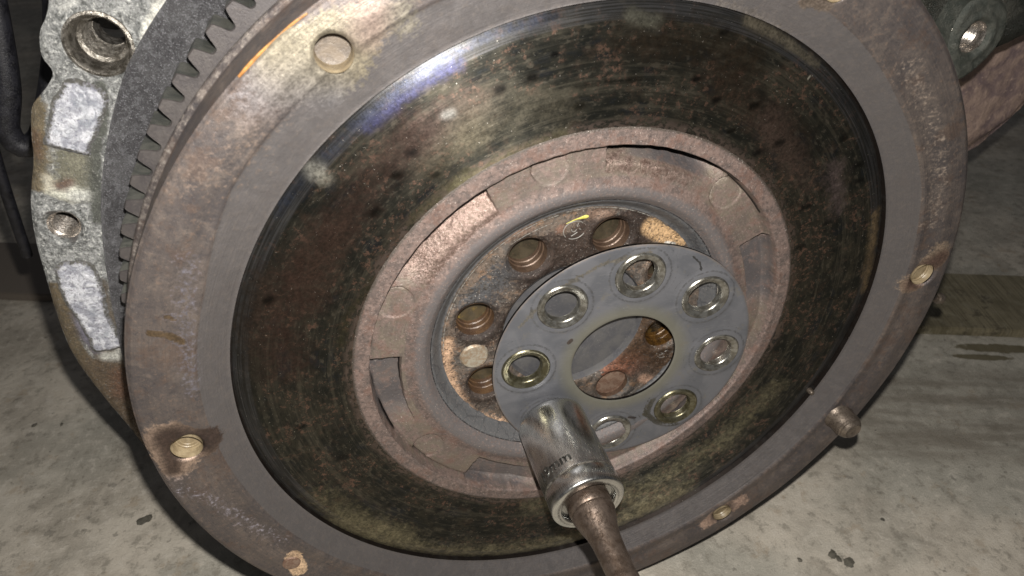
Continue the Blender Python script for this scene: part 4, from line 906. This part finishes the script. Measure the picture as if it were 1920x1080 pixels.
link('threaded_hole', local(lathe([(5.95, -51.3), (5.6, -52.2), (5.5, -54.)] + thread_prof(4.9, -54.2, -66, 1.3, .5) + [(.01, -66.5)], LC[0], LC[1], 48)), MT['thread'], lug)
BODY = smooth_loop([(60, 180), (100, 128), (128, 100), (137.6, 88.), (146.0, 78.2), (160, 66.), (170, 64.), (183.7, 66.4), (190.6, 70.8), (204.9, 75.7), (226.6, 86.2), (240, 120), (230, 180)], 2.5)
def body_h(x, y): return -60 - 3 * (1 - sst(dist_loop(x, y, BODY), 0, 4.)) + 1.6 * vn(x, y, .09, 1.) + .7 * vn(x, y, .3, 3.)
gx, gy = np.meshgrid(np.arange(60, 242, 2.), np.arange(62, 182, 2.)); p = np.stack([gx.ravel(), gy.ravel()], 1); inn = in_poly(BODY); p = p[inn(p) & (dist_loop(p[:, 0], p[:, 1], BODY) > 1.4)]
V, F, co = cdt_plate(p, [BODY], [], body_h, inside=inn); nl = len(V); V = list(map(tuple, V)); m_ = len(BODY)
for yy in (63., 112.):
    for a, b in BODY: V.append((a, yy, b))
F = F + [(nl + i, nl + (i + 1) % m_, nl + m_ + (i + 1) % m_, nl + m_ + i) for i in range(m_)]
link('black_casting', local(mk(V, F)), MT['darkcast'], en, sharp=60)
# dark rear wall of the block, hidden behind the flywheel, reaching the floor
link('block_body', local(lathe([(60, -93), (128, -93), (132, -96), (132, -150), (100, -190), (.01, -190)], 0, -18, 96)), MT['darkcast'], en)
link('block_wall', local(lathe([(.01, -52.0), (128, -52.0), (130, -53), (130, -94)], n=120)), MT['darkcast'], en)

# ------------------------------------------------------------------ rusty drum at the right, hoses, small bolt
DR = smooth_loop([(239.4, 15), (255, -4.6), (270.0, -8.9), (281.5, -4.8), (290.6, 2.2), (299.6, 11.0), (309, 25.9), (318, 52), (300, 96), (250, 104), (226, 66), (228, 36)], 2.)
dr = empty('rusty_drum', 'purple brown rusty rounded metal housing under the lug at the right edge', 'metal housing', mat=Matrix.Translation((.27, .11, .03)))
def dr_h(x, y): d = dist_loop(x, y, DR); return -110 - 9 * (1 - sst(d, 0, 16.)) + .9 * vn(x, y, .1, 1.) + .4 * vn(x, y, .5, 2.)
gx, gy = np.meshgrid(np.arange(224, 322, 1.6), np.arange(-12, 108, 1.6)); p = np.stack([gx.ravel(), gy.ravel()], 1); inn = in_poly(DR); p = p[inn(p) & (dist_loop(p[:, 0], p[:, 1], DR) > 1.2)]
V, F, co = cdt_plate(p, [DR], [], dr_h, inside=inn); nl = len(V); V = list(map(tuple, V)); m_ = len(DR)
for yy in (119., 160.):
    for a, b in DR: V.append((a, yy, b))
F = F + [(nl + i, nl + (i + 1) % m_, nl + m_ + (i + 1) % m_, nl + m_ + i) for i in range(m_)]
me = mk(V, F); me.transform(Matrix.Translation((-.27, -.11, -.03))); link('housing_shell', me, MT['purple'], dr, sharp=60)

h1 = tube('rubber_hose', [(-163, 118, 150), (-170.4, 120, 122), (-176.7, 120, 91.5), (-181.5, 120, 72.5), (-187.1, 120, 58.5), (-185.5, 121, 51), (-179.0, 122, 53), (-172.6, 124, 64.), (-166.2, 127, 78.), (-162., 130, 90), (-160, 134, 102), (-166, 140, 116), (-176, 140, 126)], 4.2, MT['rubber'], n=16)
tag(h1, 'thick black rubber hose looping down at the left edge beside the aluminium casting', 'hose')
h2 = tube('rubber_hose', [(-200, 150, 104), (-185, 150, 104), (-170, 148, 106), (-156, 144, 100), (-146, 140, 92), (-140, 130, 100), (-130, 126, 130)], [5.5, 6.5, 6.], MT['rubber'], n=16)
tag(h2, 'dark hose crossing the top left corner behind the looping hose', 'hose')
h3 = tube('electric_cable', [(-192, 160, 150), (-188, 150, 112), (-196, 140, 80), (-203, 138, 40), (-214, 150, -10)], 2.2, MT['rubber'], n=10)
tag(h3, 'thin black cable hanging down outside the looping hose at the left edge', 'cable')

b_ = empty('small_bolt', 'small dull bolt sticking out behind the right rim of the flywheel', 'bolt', mat=Matrix.Translation((.182, .030, -.030)))
bx = Vector((1, 0, -.25)).normalized(); rotm = Vector((0, -1, 0)).rotation_difference(bx).to_matrix().to_4x4()
for nm, pf in (('bolt_shank', [(1.6, -30), (1.6, 0)]), ('bolt_head', [(1.6, 0), (2.4, .2), (2.6, .8), (2.6, 2.6), (2.1, 3.2), (.01, 3.4)])):
    me = lathe(pf, n=24); me.transform(rotm); link(nm, me, MT['pin'], b_)

# ------------------------------------------------------------------ floor
fl = polar = None
N = 220; xs = np.sign(np.linspace(-1, 1, N)) * np.abs(np.linspace(-1, 1, N)) ** 2.2 * 4000; ys = np.concatenate([np.linspace(-600, 700, 160), np.linspace(760, 6000, 40)])
gx, gy = np.meshgrid(xs, ys); X = gx.ravel(); Y = gy.ravel(); Z = np.array([-155 + .35 * mnoise.noise((a * .02, b * .02, 0)) for a, b in zip(X, Y)])
V = np.stack([X, Y, Z], 1); F = [(j * N + i, j * N + i + 1, (j + 1) * N + i + 1, (j + 1) * N + i) for j in range(len(ys) - 1) for i in range(N - 1)]
tag(link('concrete_floor', mk(V, F), MT['floor'], None), kind='structure')
# board lying across the floor behind the engine
d_ = Vector((.9425, -.334, 0)); n_ = Vector((.334, .9425, 0)); c0 = Vector((0, 272, -155))
bm = bmesh.new(); bmesh.ops.create_cube(bm, size=1.0)
for v in bm.verts: v.co = (d_ * v.co.x * 1500 + n_ * v.co.y * 72 + Vector((0, 0, v.co.z * 7 + 3.6)) + c0) * .001
bmesh.ops.bevel(bm, geom=bm.edges[:], offset=.0008, segments=2, affect='EDGES')
me = bpy.data.meshes.new('b'); bm.to_mesh(me); bm.free()
tag(link('floor_board', me, MT['board'], None, smooth=False), 'long narrow olive brown board lying flat across the concrete behind the flywheel', 'board')
# crumbs of oily dirt scattered on the concrete
bm = bmesh.new(); rn = random.Random(4)
spots = [(-202, 110, 2.6), (137, -9, 2.0), (142, -15, 2.6), (138.5, -12, 1.4), (119, -7, 1.5), (176, 1, 1.2), (-262, 198, 1.6), (-278, 202, 1.8), (-150, -4, 1.1)]
for i in range(110):
    a = rn.uniform(-340, 330); b = rn.uniform(-60, 320); spots.append((a, b, rn.uniform(.2, .55)))
for a, b, s_ in spots:
    m4 = Matrix.Translation((a * .001, b * .001, -.1549)) @ Matrix.Rotation(rn.uniform(0, 3), 4, 'Z') @ Matrix.Diagonal((s_ * .001 * rn.uniform(.7, 1.6), s_ * .001 * rn.uniform(.5, 1), s_ * .00035, 1))
    g_ = bmesh.ops.create_icosphere(bm, subdivisions=1 if s_ < 1 else 2, radius=1.0, matrix=m4)
    if s_ >= 1:
        for v in g_['verts']: v.co += Vector((rn.uniform(-.3, .3), rn.uniform(-.3, .3), 0)) * s_ * .001
me = bpy.data.meshes.new('d'); bm.to_mesh(me); bm.free()
tag(link('dirt_crumbs', me, MT['debris'], None, smooth=False), 'dark crumbs of oily dirt scattered over the concrete floor', 'dirt', kind='stuff')
